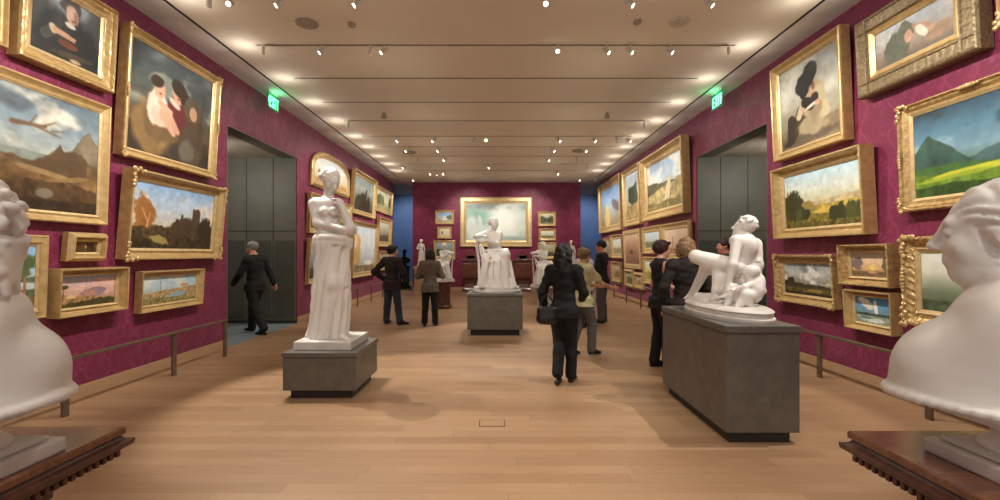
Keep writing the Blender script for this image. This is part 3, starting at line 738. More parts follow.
P('L', 353, 377.5, .24, -.166, 'big bright seaside cliff scene in gilt frame past standing statue',
  [('g', (150, 140, 118), (180, 186, 190), (204, 208, 206), (190, 202, 212)), ('e', (186, 150, 96), .2, .4, .2, .4, -15, .25, .4), ('e', (206, 176, 120), .16, .7, .1, .16, 0, .3, .4), ('r', (128, 110, 78), .14, .06, 4, .5), ('e', (222, 220, 210), .7, .2, .3, .06, 0, .5), ('n', .15, 8)], .15, .14, 'deep', seed=27, res=60, tilt=2)
P('L', 379, 390, .022, -.14, 'lowest small gilt frame behind the man in jeans', [('g', (90, 78, 50), (150, 130, 90), (180, 170, 140)), ('n', .3, 7)], .11, .1, 'cove', seed=28, res=30)
# ---------------------------------------------------------------- back wall
P('B', 460, 532, 197, 246.8, 'huge pale waterfall painting in broad gilt frame on the back wall',
  [('g', (176, 186, 174), (200, 206, 196), (186, 202, 192), (146, 156, 148)), ('e', (140, 176, 162), .2, .62, .5, .20, -12, .8), ('e', (206, 216, 208), .1, .34, .16, .34, 8, .6), ('e', (196, 212, 204), .24, .38, .07, .3, 8, .6), ('e', (222, 224, 214), .64, .58, .36, .48, 0, 1.2), ('r', (120, 130, 122), .02, .0, 2, .1), ('c', (120, 130, 124), .84, 1.1, 1.5, .42, .7), ('e', (150, 166, 158), .75, .06, .5, .05, 0, 1.2), ('n', .08, 6)], .27, .12, 'flat', gilt='pale_gilt', res=110, seed=31)
BK = 'small paintings flanking the back wall waterfall'
P('B', 435.2, 454, 210, 224.2, 'small blue harbour view, top of three left of the waterfall', [('g', (150, 140, 110), (170, 190, 206), (120, 160, 204)), ('e', (206, 196, 176), .5, .35, .3, .2, 0, .4, .4), ('t', (110, 112, 80), .7, 1, .3, .4, 4), ('n', .2, 8)], .11, .08, 'cove', group=BK, seed=32, res=40)
P('B', 437.3, 451.6, 226.7, 238.6, 'small pale cream landscape, middle of three left of the waterfall', [('g', (190, 180, 140), (222, 216, 190)), ('e', (120, 110, 80), .25, .5, .14, .26, 0, .4, .4), ('n', .15, 8)], .10, .08, 'cove', group=BK, seed=33, res=36)
P('B', 433.4, 455.2, 240.3, 259, 'small green lake view, lowest of three left of the waterfall', [('g', (70, 84, 66), (134, 150, 140), (150, 180, 206)), ('r', (64, 76, 48), .45, .12, 3, .4, -.3), ('e', (200, 200, 190), .7, .3, .3, .1, 0, .4), ('n', .2, 8)], .12, .08, 'cove', group=BK, seed=34, res=40)
P('B', 538, 556, 211.5, 226.2, 'small dark wooded stream, top of three right of the waterfall', [('g', (110, 92, 54), (206, 204, 180)), ('t', (64, 70, 44), 0, .4, .2, .6, 6), ('t', (64, 70, 44), .65, 1, .2, .6, 6), ('n', .2, 8)], .11, .08, 'cove', group=BK, seed=35, res=40)
P('B', 538.7, 556, 228.7, 240.6, 'small hazy meadow, middle of three right of the waterfall', [('g', (130, 120, 80), (200, 196, 168), (222, 220, 204)), ('r', (120, 116, 76), .4, .06, 4, .4), ('n', .15, 8)], .10, .08, 'cove', group=BK, seed=36, res=36)
P('B', 537.7, 556.4, 242.2, 259, 'small brown pasture, lowest of three right of the waterfall', [('g', (96, 84, 50), (170, 160, 120), (190, 196, 190)), ('r', (84, 76, 46), .4, .06, 4, .4), ('n', .2, 8)], .11, .08, 'cove', group=BK, seed=37, res=36)
# ---------------------------------------------------------------- right wall, nearest first
P('R', 773.2, 843.5, .678, .333, 'seated reader in a black feathered hat, tall gilt frame beside right passage',
  [('g', (110, 98, 78), (150, 142, 122), (176, 174, 160), (150, 150, 138)), ('c', (206, 204, 188), .5, 1, 1.6, .5, .7), ('r', (120, 104, 80), .26, .04, 2, .3), ('e', (96, 82, 64), .5, .08, .6, .06, 0, .5, .4), ('k', (62, 50, 38), .40, .40, .10, .20, .12, .07), ('k', (54, 44, 34), .20, .34, .07, .16, .08, .05), ('e', (48, 40, 32), .15, .08, .12, .035, 12, .3, .3),
   ('e', (166, 150, 118), .60, .48, .19, .24, -6, .3, .25), ('k', (176, 160, 128), .70, .56, .07, .80, .30, .055), ('k', (176, 160, 128), .80, .30, .05, .56, .22, .05), ('e', (156, 140, 110), .56, .20, .26, .10, -6, .3, .3), ('k', (186, 170, 138), .46, .56, .06, .34, .36, .045), ('e', (140, 122, 94), .62, .36, .10, .14, 20, .5, .5), ('e', (190, 174, 142), .55, .52, .05, .12, 10, .5, .4),
   ('e', (196, 154, 124), .57, .675, .058, .085, 8, .3), ('e', (120, 84, 66), .60, .65, .03, .05, 0, .6), ('k', (188, 146, 118), .55, .60, .035, .56, .55, .04), ('e', (30, 27, 26), .50, .79, .19, .12, 28, .2, .35), ('e', (26, 24, 23), .42, .70, .11, .13, 10, .25, .4), ('e', (38, 34, 32), .56, .85, .12, .06, 20, .4, .4), ('e', (34, 32, 30), .50, .47, .12, .075, -28, .2), ('e', (42, 38, 34), .62, .50, .07, .06, 20, .25), ('e', (206, 196, 172), .56, .43, .12, .018, 14, .4), ('e', (190, 146, 116), .42, .42, .035, .03, 0, .4), ('e', (190, 146, 116), .66, .44, .035, .03, 0, .4), ('n', .18, 10)], .13, .14, 'cove', gilt='bright_gilt', res=160, seed=41, tilt=2.5)
P('R', 855, 976, .65, .433, 'veiled shepherdess head in broad dull grey gilt frame, high on the right wall',
  [('g', (104, 96, 84), (150, 136, 118), (164, 166, 164), (176, 184, 192)), ('c', (206, 200, 190), .5, 1.1, 2, .5, .6), ('e', (176, 142, 116), .6, .56, .4, .14, -20, .3), ('e', (96, 98, 84), .3, .34, .36, .42, 0, .2), ('e', (104, 106, 92), .42, .62, .22, .3, 0, .2), ('e', (190, 150, 126), .46, .52, .11, .16, 0, .22), ('e', (214, 206, 190), .62, .5, .1, .2, 40, .3), ('e', (150, 124, 100), .84, .3, .3, .16, 10, .3, .4), ('n', .18, 9)], .24, .17, 'flat', gilt='dull_gilt', liner='bright_gilt', res=140, seed=42, tilt=3, orn=.004)
P('R', 996.5, 1100, .72, .455, 'gilt frame just showing in the upper right corner of the wall', [('g', (80, 70, 56), (130, 120, 100))], .14, .1, 'bead', seed=43, corners=.12)
P('R', 899.5, 1075, .366, .104, 'green mountain valley under storm clouds in carved gilt frame above right bust',
  [('g', (78, 96, 36), (84, 112, 74), (120, 152, 166), (84, 122, 142), (52, 74, 88)), ('c', (196, 204, 204), .3, .8, 1.4, .47, .85), ('c', (50, 66, 74), .66, 1.2, 1.6, .46, .9), ('m', (92, 116, 122), .95, .34, .22, .5, .4, .05, .15), ('m', (74, 100, 100), .72, .34, .16, .4, .4, .05, .2), ('m', (58, 84, 74), .13, .30, .44, .30, .42, .05, .3), ('r', (66, 98, 48), .32, .03, 2, .25, -.04), ('r', (98, 124, 42), .25, .04, 3, .35), ('e', (190, 192, 62), .55, .25, .7, .03, 4, .5, .4), ('e', (150, 168, 50), .3, .20, .4, .025, 4, .5, .4), ('r', (58, 82, 34), .12, .05, 3, .4), ('n', .16, 10)], .13, .11, 'bead', gilt='ornate_gilt', res=130, seed=44, tilt=2, corners=.14, mids=1)
P('R', 773.5, 864, .308, .0555, 'wide golden valley landscape with pale sky in deep gilt frame above small storm scene',
  [('g', (112, 100, 42), (190, 176, 120), (206, 210, 196), (176, 204, 216)), ('r', (186, 168, 128), .46, .02, 2, .2, .12), ('r', (174, 150, 70), .38, .04, 3, .4, .08), ('e', (206, 176, 80), .7, .3, .7, .05, 6, .4, .4), ('e', (150, 128, 66), .34, .38, .18, .1, 0, .3, .5), ('r', (120, 106, 44), .24, .04, 4, .5), ('t', (56, 56, 30), 0, .22, .2, .42, 8), ('t', (60, 62, 34), .2, .44, .16, .2, 7), ('t', (62, 64, 34), .6, 1, .12, .24, 9), ('r', (92, 80, 38), .1, .04, 5, .6), ('n', .18, 12)], .145, .17, 'deep', res=110, seed=45, tilt=3, orn=.003)
P('R', 775, 834, -.002, -.165, 'dark stormy moorland in ornate gilt frame just past the faun statue',
  [('g', (70, 62, 40), (120, 112, 90), (190, 190, 180), (140, 146, 150)), ('c', (226, 224, 214), .35, 1, 2.2, .46, .85), ('c', (96, 100, 104), .6, 1.1, 2, .52, .6), ('r', (66, 62, 40), .34, .06, 3, .5, -.1), ('t', (46, 42, 28), 0, .2, .3, .26, 5), ('r', (92, 80, 44), .22, .05, 4, .6), ('e', (150, 128, 60), .66, .16, .3, .05, 0, .5, .4), ('r', (50, 44, 28), .1, .05, 4, .5), ('n', .2, 12)], .125, .13, 'deep', gilt='ornate_gilt', res=84, seed=46, tilt=3, orn=.006, corners=.12)
P('R', 838.5, 889, .028, -.086, 'small glowing sunset canyon in gilt frame above the geyser picture',
  [('g', (120, 100, 78), (206, 160, 110), (222, 190, 150), (176, 170, 170)), ('e', (226, 196, 120), .58, .4, .2, .14, 0, .5), ('e', (120, 106, 100), .16, .55, .3, .26, 20, .2, .4), ('e', (110, 92, 80), .92, .5, .2, .32, 0, .2, .4), ('r', (112, 92, 66), .24, .04, 4, .4), ('e', (196, 150, 100), .55, .2, .24, .05, 0, .4), ('n', .15, 12)], .10, .15, 'deep', gilt='ornate_gilt', res=76, seed=47, tilt=3, orn=.004)
P('R', 844.5, 892, -.1, -.2088, 'small white geyser against blue sky in gilt frame, lowest on the right wall',
  [('g', (150, 146, 120), (120, 140, 140), (96, 150, 190), (70, 130, 186)), ('e', (222, 214, 196), .3, .76, .34, .16, -30, .3, .4), ('e', (236, 232, 220), .56, .6, .08, .36, 6, .35, .3), ('r', (56, 76, 62), .4, .03, 4, .4), ('r', (140, 150, 130), .3, .02, 4, .3), ('e', (206, 210, 200), .5, .14, .5, .08, 0, .4, .5), ('e', (84, 120, 130), .3, .2, .3, .04, 0, .4, .4), ('n', .15, 12)], .08, .13, 'deep', res=76, seed=48, tilt=3)
P('R', 901.8, 1010, .043, -.171, 'pale misty plain in heavily carved gilt frame behind the right bust',
  [('g', (76, 84, 60), (110, 120, 96), (206, 206, 186), (214, 216, 204)), ('c', (226, 226, 216), .35, 1, 2, .5, .7), ('r', (76, 88, 64), .2, .03, 3, .4), ('n', .1, 8)], .165, .14, 'cove', gilt='ornate_gilt', res=90, seed=49, tilt=2, orn=.009, corners=.2, mids=1)
# right wall beyond the passage
P('R', 641, 683, .66, .225, 'large sand dune landscape in heavy gilt frame, biggest past the right passage',
  [('g', (140, 120, 76), (170, 160, 120), (176, 192, 206), (150, 176, 204)), ('c', (220, 218, 204), .5, 1, 1.8, .48, .8), ('r', (86, 84, 62), .56, .08, 2, .3, -.08), ('r', (166, 148, 100), .44, .08, 3, .4, .25), ('e', (206, 190, 150), .6, .3, .12, .3, -25, .3, .4), ('r', (120, 108, 66), .16, .06, 4, .5), ('n', .15, 8)], .26, .2, 'deep', res=84, seed=51, tilt=2, orn=.004)
P('R', 623.2, 639.5, .668, .213, 'tall cypress trees landscape, middle of the big upper row past right passage',
  [('g', (150, 130, 90), (176, 176, 160), (170, 190, 206)), ('t', (64, 72, 56), .4, .85, .35, .4, 6), ('r', (150, 128, 84), .3, .06, 3, .4), ('n', .15, 8)], .22, .13, 'cove', res=60, seed=52, tilt=2)
P('R', 599, 620.5, .675, .2, 'farthest big upper painting of a river bend with blue sky on the right wall',
  [('g', (150, 124, 80), (160, 160, 150), (150, 180, 216), (140, 172, 216)), ('e', (206, 180, 120), .3, .26, .3, .3, 30, .25, .3), ('e', (120, 110, 110), .75, .5, .4, .12, -20, .25, .3), ('n', .15, 8)], .26, .14, 'deep', res=56, seed=53, tilt=2)
P('R', 624, 640.5, .184, -.108, 'brown evening plain in plain pale gilt frame below the cypress painting', [('g', (120, 86, 64), (160, 120, 96), (196, 164, 140)), ('t', (86, 70, 52), .3, .9, .35, .16, 6), ('n', .15, 8)], .15, .09, 'flat', res=50, seed=54, gilt='pale_gilt')
P('R', 642.5, 660.5, .184, .002, 'small lake view with wide gilt frame below the sand dune painting, left one', [('g', (120, 120, 90), (176, 186, 180), (190, 204, 210)), ('r', (110, 116, 80), .4, .05, 3, .4), ('n', .15, 8)], .17, .1, 'cove', res=40, seed=55)
P('R', 661.5, 690, .181, -.035, 'dusky pink desert scene behind the blonde woman head', [('g', (176, 140, 106), (206, 172, 142), (216, 190, 164)), ('k', (136, 104, 84), .36, .3, .04, .37, .7, .03), ('r', (150, 112, 80), .22, .04, 3, .4), ('n', .1, 8)], .16, .1, 'cove', res=56, seed=56)
P('R', 643.3, 660, -.018, -.2, 'yellow green field painting behind the woman in sleeveless black', [('g', (150, 140, 60), (196, 190, 120), (206, 214, 206)), ('r', (140, 132, 60), .4, .05, 3, .4), ('n', .15, 8)], .13, .1, 'cove', res=40, seed=57)
P('R', 611, 622, .167, -.035, 'small pale mountain view below the river bend painting, upper one', [('g', (130, 120, 84), (196, 190, 164), (190, 204, 216)), ('r', (140, 132, 100), .42, .1, 3, .3), ('n', .15, 8)], .17, .1, 'deep', res=36, seed=58)
P('R', 604.3, 610, .15, -.03, 'narrow gilt framed picture nearest the far blue doorway on the right wall', [('g', (110, 100, 70), (180, 180, 160)), ('n', .2, 8)], .12, .1, 'cove', res=28, seed=59)
P('R', 611.5, 620.5, -.066, -.236, 'small brown barn scene, lower one beside the man in black jacket', [('g', (110, 92, 60), (190, 176, 140)), ('e', (96, 70, 50), .5, .4, .2, .2, 0, .3), ('n', .2, 8)], .15, .1, 'deep', res=34, seed=60)
P('R', 624.3, 633, -.118, -.26, 'little portrait shaped forest picture, left of the lowest far pair', [('g', (90, 96, 60), (170, 176, 140)), ('t', (84, 84, 52), .2, .8, .2, .5, 4), ('n', .2, 8)], .13, .1, 'ogee', res=30, seed=61)
P('R', 634, 642.6, -.134, -.252, 'little upright red brown cottage picture, right of lowest far pair', [('g', (130, 110, 80), (196, 190, 170)), ('e', (120, 80, 56), .5, .4, .16, .26, 0, .3), ('n', .2, 8)], .13, .1, 'ogee', res=30, seed=62)
# ---------------------------------------------------------------- granite plinths
def plinth(x0, x1, y0, y1, z, label, cap=.05, kick=.095, over=.012, inset=.06):
    cx, cy = (x0 + x1) / 2, (y0 + y1) / 2; a, b = (x1 - x0) / 2, (y1 - y0) / 2
    t = tag(empty('plinth', (cx, cy, 0)), label, 'plinth')
    MB().box((-a + inset, -b + inset, 0), (a - inset, b - inset, kick + .01)).build('kick_base', M['kick'], t)
    MB().box((-a, -b, kick), (a, b, z - cap), .003).build('body', M['granite'], t)
    MB().box((-a - over, -b - over, z - cap + .002), (a + over, b + over, z), .006).build('cap_slab', M['granite_cap'], t)
    return t
PZ1, PZ2, PZ3 = .50, .965, .795
plinth(-2.296, -1.519, 4.79, 5.63, PZ1, 'low square granite plinth under the standing draped woman statue')
plinth(1.855, 2.45, 3.66, 5.08, PZ2, 'long tall granite plinth under the reclining faun group', cap=.058, inset=.05)
plinth(-.589, .457, 8.5, 9.5, PZ3, 'wide granite plinth under the seated woman statue in the middle of the gallery', kick=.12)
def marble(name, label, loc):
    return tag(empty(name, loc), label, 'statue')
# ---------------------------------------------------------------- standing pensive woman
def standing():
    d0 = 5.24
    Q = lambda x, y, dd=0: at(300 + x / 2.63, 160 + y / 2.63, d0 + dd)
    base = np.array([at(331, 345, d0)[0], 5.22, PZ1])
    t = marble('standing_statue', 'tall white marble woman with chin on hand and draped hips on low granite plinth', base)
    sl = MB(); sl.box((-.285, -.33, 0), (.345, .33, .094), .012); sl.build('base_slab', M['marble_base'], t)
    S = SDF(base + (-.42, -.42, .07), base + (.46, .45, 2.2), .0095)
    k = .03
    zt = lambda y: at(0, 160 + y / 2.63, d0)[2]; xt = lambda x: at(300 + x / 2.63, 0, d0)[0]
    # torso, leaning a little back on one hip
    S.ell(Q(72, 140), (.155, .115, .17), rotm(0, 0, 4), k); S.ell(Q(74, 178), (.135, .105, .15), None, .06); S.ell(Q(84, 212), (.185, .145, .13), None, .06)
    S.cap(Q(44, 112), Q(100, 114, -.06), .062, .058, .06)
    S.cap(Q(72, 116), Q(76, 84), .062, .055, .03)
    for x in (66, 88): S.ell(Q(x, 136, -.10), (.055, .05, .055), None, .03)
    # left arm across the waist
    S.cap(Q(36, 116, .0), Q(46, 166, -.06), .062, .050, .03); S.cap(Q(46, 166, -.06), Q(112, 182, -.20), .050, .036, .03)
    hand(S, Q(112, 182, -.20), Q(136, 186, -.16) - Q(112, 182, -.20), (0, .8, .2), 1.15, .35, -1)
    # right arm raised to the chin
    S.cap(Q(104, 118, -.06), Q(134, 178, -.15), .056, .048, .03); S.cap(Q(134, 178, -.15), Q(108, 122, -.17), .046, .034, .02)
    hand(S, Q(108, 122, -.17), (-.45, -.05, 1), (-.9, .3, -.2), 1.1, 1.25, 1)
    # bowed head turned to the right
    Rm = rotm(-128, 30, 0)
    W = head(S, Q(80, 56, -.03), Rm, 1.22)
    S.ell(W(0, -.03, .04), 1.22 * vv(.082, .096, .082), Rm, .01)
    S.ell(W(0, -.028, .042), 1.22 * vv(.087, .100, .084), Rm, .01); combed(S, Q(80, 56, -.03), Rm, 1.22, .006, 6, .25)
    S.ell(W(0, -.135, -.005), 1.22 * vv(.052, .05, .046), Rm, .012)
    # skirt with sweeping folds
    ys = [204, 222, 250, 300, 350, 400, 440, 476]; L = [42, 40, 46, 42, 39, 35, 31, 27]; Rr = [131, 134, 130, 133, 133, 131, 128, 124]
    zs = [zt(y) for y in ys]; cx = [xt((a + b) / 2) for a, b in zip(L, Rr)]; rx = [(xt(b) - xt(a)) / 2 for a, b in zip(L, Rr)]
    def fold(th, z):
        w = (z - base[2]); q = np.clip(1.25 - w, 0, 1.2)
        sw = w - .28 * w * w
        r1 = 1 - np.abs(np.sin(4.5 * (th - 2.5 * sw) + .5 * np.sin(3 * w)))
        r2 = 1 - np.abs(np.sin(6.5 * (th - .7 * sw) + .6 * np.sin(4 * w + th)))
        m = np.clip((w - .25) * 1.6, 0, 1) * (np.cos(th + 1.5) > -.3)
        return .030 * m * (r1 - .45) + (.014 + .022 * q * (1 - m)) * (r2 - .45) + .004 * np.sin(13 * th - 6 * w)
    S.tab(zs, cx, base[1] + np.array([.0, -.01, -.02, -.02, -.02, -.01, 0, 0]), rx, np.array(rx) * np.array([.86, .82, .82, .82, .86, .9, .95, 1.0]), fold, .03)
    # rolled cloth at the hips and the gathered knot
    roll = [Q(60, 206, .15), Q(44, 206, .06), Q(43, 205, -.04), Q(58, 204, -.14), Q(84, 203, -.185), Q(112, 206, -.16), Q(130, 211, -.07), Q(132, 212, .05)]
    for a, b in zip(roll, roll[1:]): S.cap(a, b, .036, None, .02); S.cap(a - (0, -.01, .06), b - (0, -.01, .055), .030, None, .02)
    S.cap(Q(126, 214, -.08), Q(122, 330, -.10), .035, .02, .04)
    S.cap(Q(34, 440, -.02), Q(14, 478, -.06), .05, .03, .05)
    S.cap(Q(40, 476, -.1), Q(5, 480, -.1), .03, .02, .05)
    foot(S, Q(112, 466, -.17), Q(130, 478, -.26), 1.1)
    S.ell(Q(84, 322, -.18), (.07, .06, .09), None, .06)
    S.above(base[2] + .09)
    S.build('figure', M['marble'], t, base)
standing()
# ---------------------------------------------------------------- draped woman sitting, used for the middle group and smaller ones
def seated(name, label, base, s=1.0, h=.016, mirror=1, slab=True, arm=True, mat='marble', cat='statue'):
    """local units of one metre tall figure 1.42 high; x right, y away, z up"""
    t = tag(empty(name, base), label, cat)
    B = np.zeros(3)
    def q(x, y, dd=0): return np.array([mirror * (x - 190) * .0036 * s, dd * s, (470 - y) * .0036 * s])
    b = MB(); b.lathe([(.47 * s, 0), (.48 * s, .02 * s), (.48 * s, .05 * s), (.455 * s, .06 * s), (.455 * s, .10 * s), (.43 * s, .115 * s)], 40, sy=.92, c=(mirror * .02 * s, 0, 0))
    b.build('base_plinth', M['marble_base'], t)
    S = SDF(vv(-.52, -.48, .09) * s, vv(.52, .48, 1.62) * s, h * s)
    k = .03 * s; v = lambda *a: vv(*a) * s
    S.ell(q(176, 185, .05), v(.13, .095, .17), rotm(0, 6, -4 * mirror), k); S.ell(q(185, 240, .08), v(.15, .12, .13), None, .05 * s); S.ell(q(205, 285, .08), v(.20, .19, .15), None, .05 * s)
    S.cap(q(132, 148, .03), q(215, 150, .05), .056 * s, .056 * s, .05 * s); S.cap(q(174, 150, .04), q(180, 110, .02), .05 * s, .045 * s, k)
    # arms leaning on the stand at her side
    S.cap(q(132, 150, .02), q(78, 162, -.10), .05 * s, .042 * s, k); S.cap(q(78, 164, -.10), q(122, 160, -.17), .04 * s, .03 * s, k)
    S.cap(q(216, 152, .04), q(204, 204, -.08), .05 * s, .043 * s, k); S.cap(q(204, 204, -.08), q(132, 186, -.19), .042 * s, .03 * s, k)
    hand(S, q(132, 186, -.19), (-1 * mirror, -.05, .1), (0, .6, -.7), s, .5, mirror); hand(S, q(122, 160, -.17), (1 * mirror, -.1, -.1), (0, .4, -.9), s, .5, -mirror)
    Rm = rotm(180 + 40 * mirror, 8, 0); W = head(S, q(182, 90, -.01), Rm, 1.02 * s)
    S.ell(W(0, -.028, .04), 1.02 * s * vv(.086, .098, .088), Rm, .01 * s); S.ell(W(0, -.12, -.01), s * vv(.05, .05, .05), Rm, .02 * s)
    combed(S, q(182, 90, -.01), Rm, 1.02 * s, .006, 6, .25)
    # seat, thighs, shins and falling drapery
    S.box(q(215, 380, .10), v(.23, .24, .22), .05 * s, None, k)
    S.cap(q(170, 268, .05), q(140, 285, -.28), .10 * s, .085 * s, .05 * s); S.cap(q(235, 265, .05), q(242, 262, -.24), .11 * s, .095 * s, .05 * s)
    S.cap(q(140, 285, -.28), q(128, 440, -.33), .085 * s, .06 * s, .05 * s); S.cap(q(242, 262, -.24), q(246, 440, -.22), .092 * s, .07 * s, .05 * s)
    zs = [q(0, y)[2] for y in (262, 300, 340, 390, 440, 458)]
    fold = lambda th, z: s * ((.012 + .016 * np.clip(.8 - z / s, 0, 1)) * (np.abs(np.sin(8 * th + 3.2 * z / s)) * 1.6 - .8) + .008 * np.sin(17 * th - 7 * z / s) + .006 * np.sin(22 * z / s + 3 * np.cos(th)))
    S.tab(zs, [mirror * c_ * s for c_ in (.05, .02, .02, .01, .03, .03)], [.0, -.02, -.03, -.03, -.03, -.03], [a * s for a in (.20, .265, .295, .325, .39, .40)], [a * s for a in (.24, .30, .31, .33, .36, .37)], fold, .04 * s)
    for a, b_, r in (((112, 215, -.2), (150, 300, -.33), .03), ((150, 300, -.36), (108, 450, -.36), .035), ((176, 300, -.33), (166, 455, -.37), .03), ((212, 290, -.34), (206, 455, -.36), .03), ((266, 300, -.2), (300, 455, -.26), .035), ((150, 262, -.2), (262, 270, -.22), .03), ((130, 240, -.05), (255, 235, -.05), .028)):
        S.cap(q(*a), q(*b_), r * s, None, .03 * s)
    for x in (122, 190): foot(S, q(x, 452, -.33), q(x - 4, 460, -.43), s, fat=.9)
    if arm:   # bowed stand under her elbow
        P_ = [q(92, 172, -.12), q(104, 205, -.14), q(110, 250, -.2), q(126, 300, -.26)]
        for a, b_ in zip(P_, P_[1:]): S.cap(a, b_, .022 * s, None, .01 * s)
        P_ = [q(92, 172, -.10), q(86, 220, .02), q(96, 300, .08), q(100, 455, .1)]
        for a, b_ in zip(P_, P_[1:]): S.cap(a, b_, .026 * s, None, .01 * s)
    S.above(.105 * s); S.build('figure', M[mat], t)
    return t
b3 = at(495.5, 0, 8.95); seated('seated_statue', 'white marble woman seated leaning on a stand, in the middle of the gallery', (b3[0], 8.98, PZ3), 1.0, .014)
# ---------------------------------------------------------------- reclining faun with child
def faun():
    d0 = 4.34
    q = lambda x, y, dd=0: at(670 + x / 4.167, 205 + y / 4.167, d0 + dd)
    base = np.array([at(725, 0, d0)[0], 4.34, PZ2])
    t = marble('faun_statue', 'white marble faun leaning back beside a small child on the long granite plinth', base)
    b = MB(); b.lathe([(.5, 0), (.505, .02), (.505, .035), (.485, .045), (.485, .075), (.495, .09), (.47, .105), (.44, .112)], 48, sx=.58, sy=1.28); b.build('oval_base', M['marble_base'], t)
    S = SDF(base + (-.42, -.68, .08), base + (.42, .72, 1.12), .0085)
    k = .025; g = lambda *a: vv(*a)
    bz = base[2] + .1
    # rock and goatskin beneath him
    S.ell(q(305, 345, .08), (.16, .20, .20), None, .05); S.ell(q(335, 270, .10), (.10, .12, .22), None, .05); S.ell(q(185, 400, .22), (.15, .26, .07), None, .05); S.ell(q(352, 205, .06), (.07, .08, .13), None, .03); S.ell(q(348, 250, .04), (.08, .09, .10), None, .03)
    S.disp(ripple((30, 15, 26, 0, .005), (-22, 30, 18, 1, .004), (60, -35, 40, 2, .003)), base + (-.35, -.6, .1), base + (.4, .6, .5))
    # trunk
    S.ell(q(300, 285, .06), (.125, .14, .11), None, k); S.ell(q(300, 235, .03), (.10, .105, .14), None, .05); S.ell(q(312, 172, .0), (.115, .12, .135), rotm(0, 0, -6), .05)
    S.cap(q(272, 150, -.04), q(352, 162, .08), .055, .06, .05); S.cap(q(311, 148, .02), q(310, 120, .02), .05, .045, .03)
    # arm straight down to the rock, other arm behind
    S.cap(q(278, 150, -.06), q(262, 250, -.14), .05, .04, k); S.cap(q(262, 250, -.14), q(238, 335, -.12), .04, .029, k)
    hand(S, q(238, 335, -.12), (-.3, 0, -1), (-1, 0, .2), 1.0, .4, 1)
    S.cap(q(356, 165, .10), q(378, 205, .18), .055, .046, k); S.cap(q(378, 205, .18), q(348, 290, .2), .045, .032, k)
    hand(S, q(348, 290, .2), (-.2, 0, -1), (-1, 0, 0), 1.0, .4, -1)
    # legs: one knee up with the foot far out, the other crossed over
    S.cap(q(296, 285, .06), q(150, 262, .34), .088, .062, .03); S.cap(q(150, 262, .34), q(92, 372, .52), .058, .036, k); foot(S, q(92, 372, .52), q(66, 392, .56), 1.0)
    S.cap(q(280, 262, -.02), q(108, 215, .16), .092, .066, .03); S.cap(q(108, 215, .16), q(196, 262, .06), .060, .046, k); S.cap(q(196, 262, .06), q(190, 352, .02), .046, .034, k); foot(S, q(190, 352, .02), q(176, 390, .04), 1.0)
    S.ell(q(222, 330, .0), (.06, .07, .10), None, .04)
    # head with curls
    Rm = rotm(64, -14, 0); W = head(S, q(308, 97, .02), Rm, .90)
    S.ell(W(0, -.02, .04), vv(.082, .088, .076), Rm, .012)
    for i in range(60):
        rg = np.random.default_rng(i); a = rg.random() * 6.28; e = rg.random() * 1.5
        p = vv(math.cos(a) * math.cos(e) * .092, math.sin(a) * math.cos(e) * .098 - .02, .045 + math.sin(e) * .086)
        if p[1] < .05: S.ell(W(*p), (.017, .017, .017), None, .005)
    S.ell(W(0, .07, -.115), vv(.02, .02, .035), Rm, .02)
    # child crouching at his side
    S.ell(q(350, 355, -.24), (.085, .09, .10), None, k); S.ell(q(362, 318, -.22), (.07, .07, .08), None, .04)
    Rc = rotm(70, 12, 0); Wc = head(S, q(338, 288, -.24), Rc, .72); S.ell(Wc(0, -.015, .03), .72 * vv(.085, .095, .08), Rc, .01)
    S.cap(q(352, 320, -.26), q(310, 345, -.30), .035, .03, k); S.cap(q(310, 345, -.30), q(272, 352, -.26), .03, .022, .015); hand(S, q(272, 352, -.26), (-1, .2, 0), (0, 0, -1), .6, .4, 1)
    S.cap(q(368, 325, -.2), q(388, 360, -.24), .035, .03, k)
    S.cap(q(355, 378, -.26), q(318, 375, -.32), .055, .045, k); S.cap(q(318, 375, -.32), q(335, 425, -.30), .042, .03, k); S.cap(q(300, 400, -.3), q(282, 428, -.32), .045, .03, .03)
    # panther-skin folds hanging by the hip
    S.cap(q(270, 350, -.16), q(236, 420, -.18), .05, .03, .03); S.cap(q(290, 365, -.22), q(290, 420, -.24), .045, .035, .03); S.cap(q(120, 385, .3), q(200, 400, .1), .05, .05, .05)
    S.above(bz - .005); S.build('figure', M['marble'], t, base)
faun()
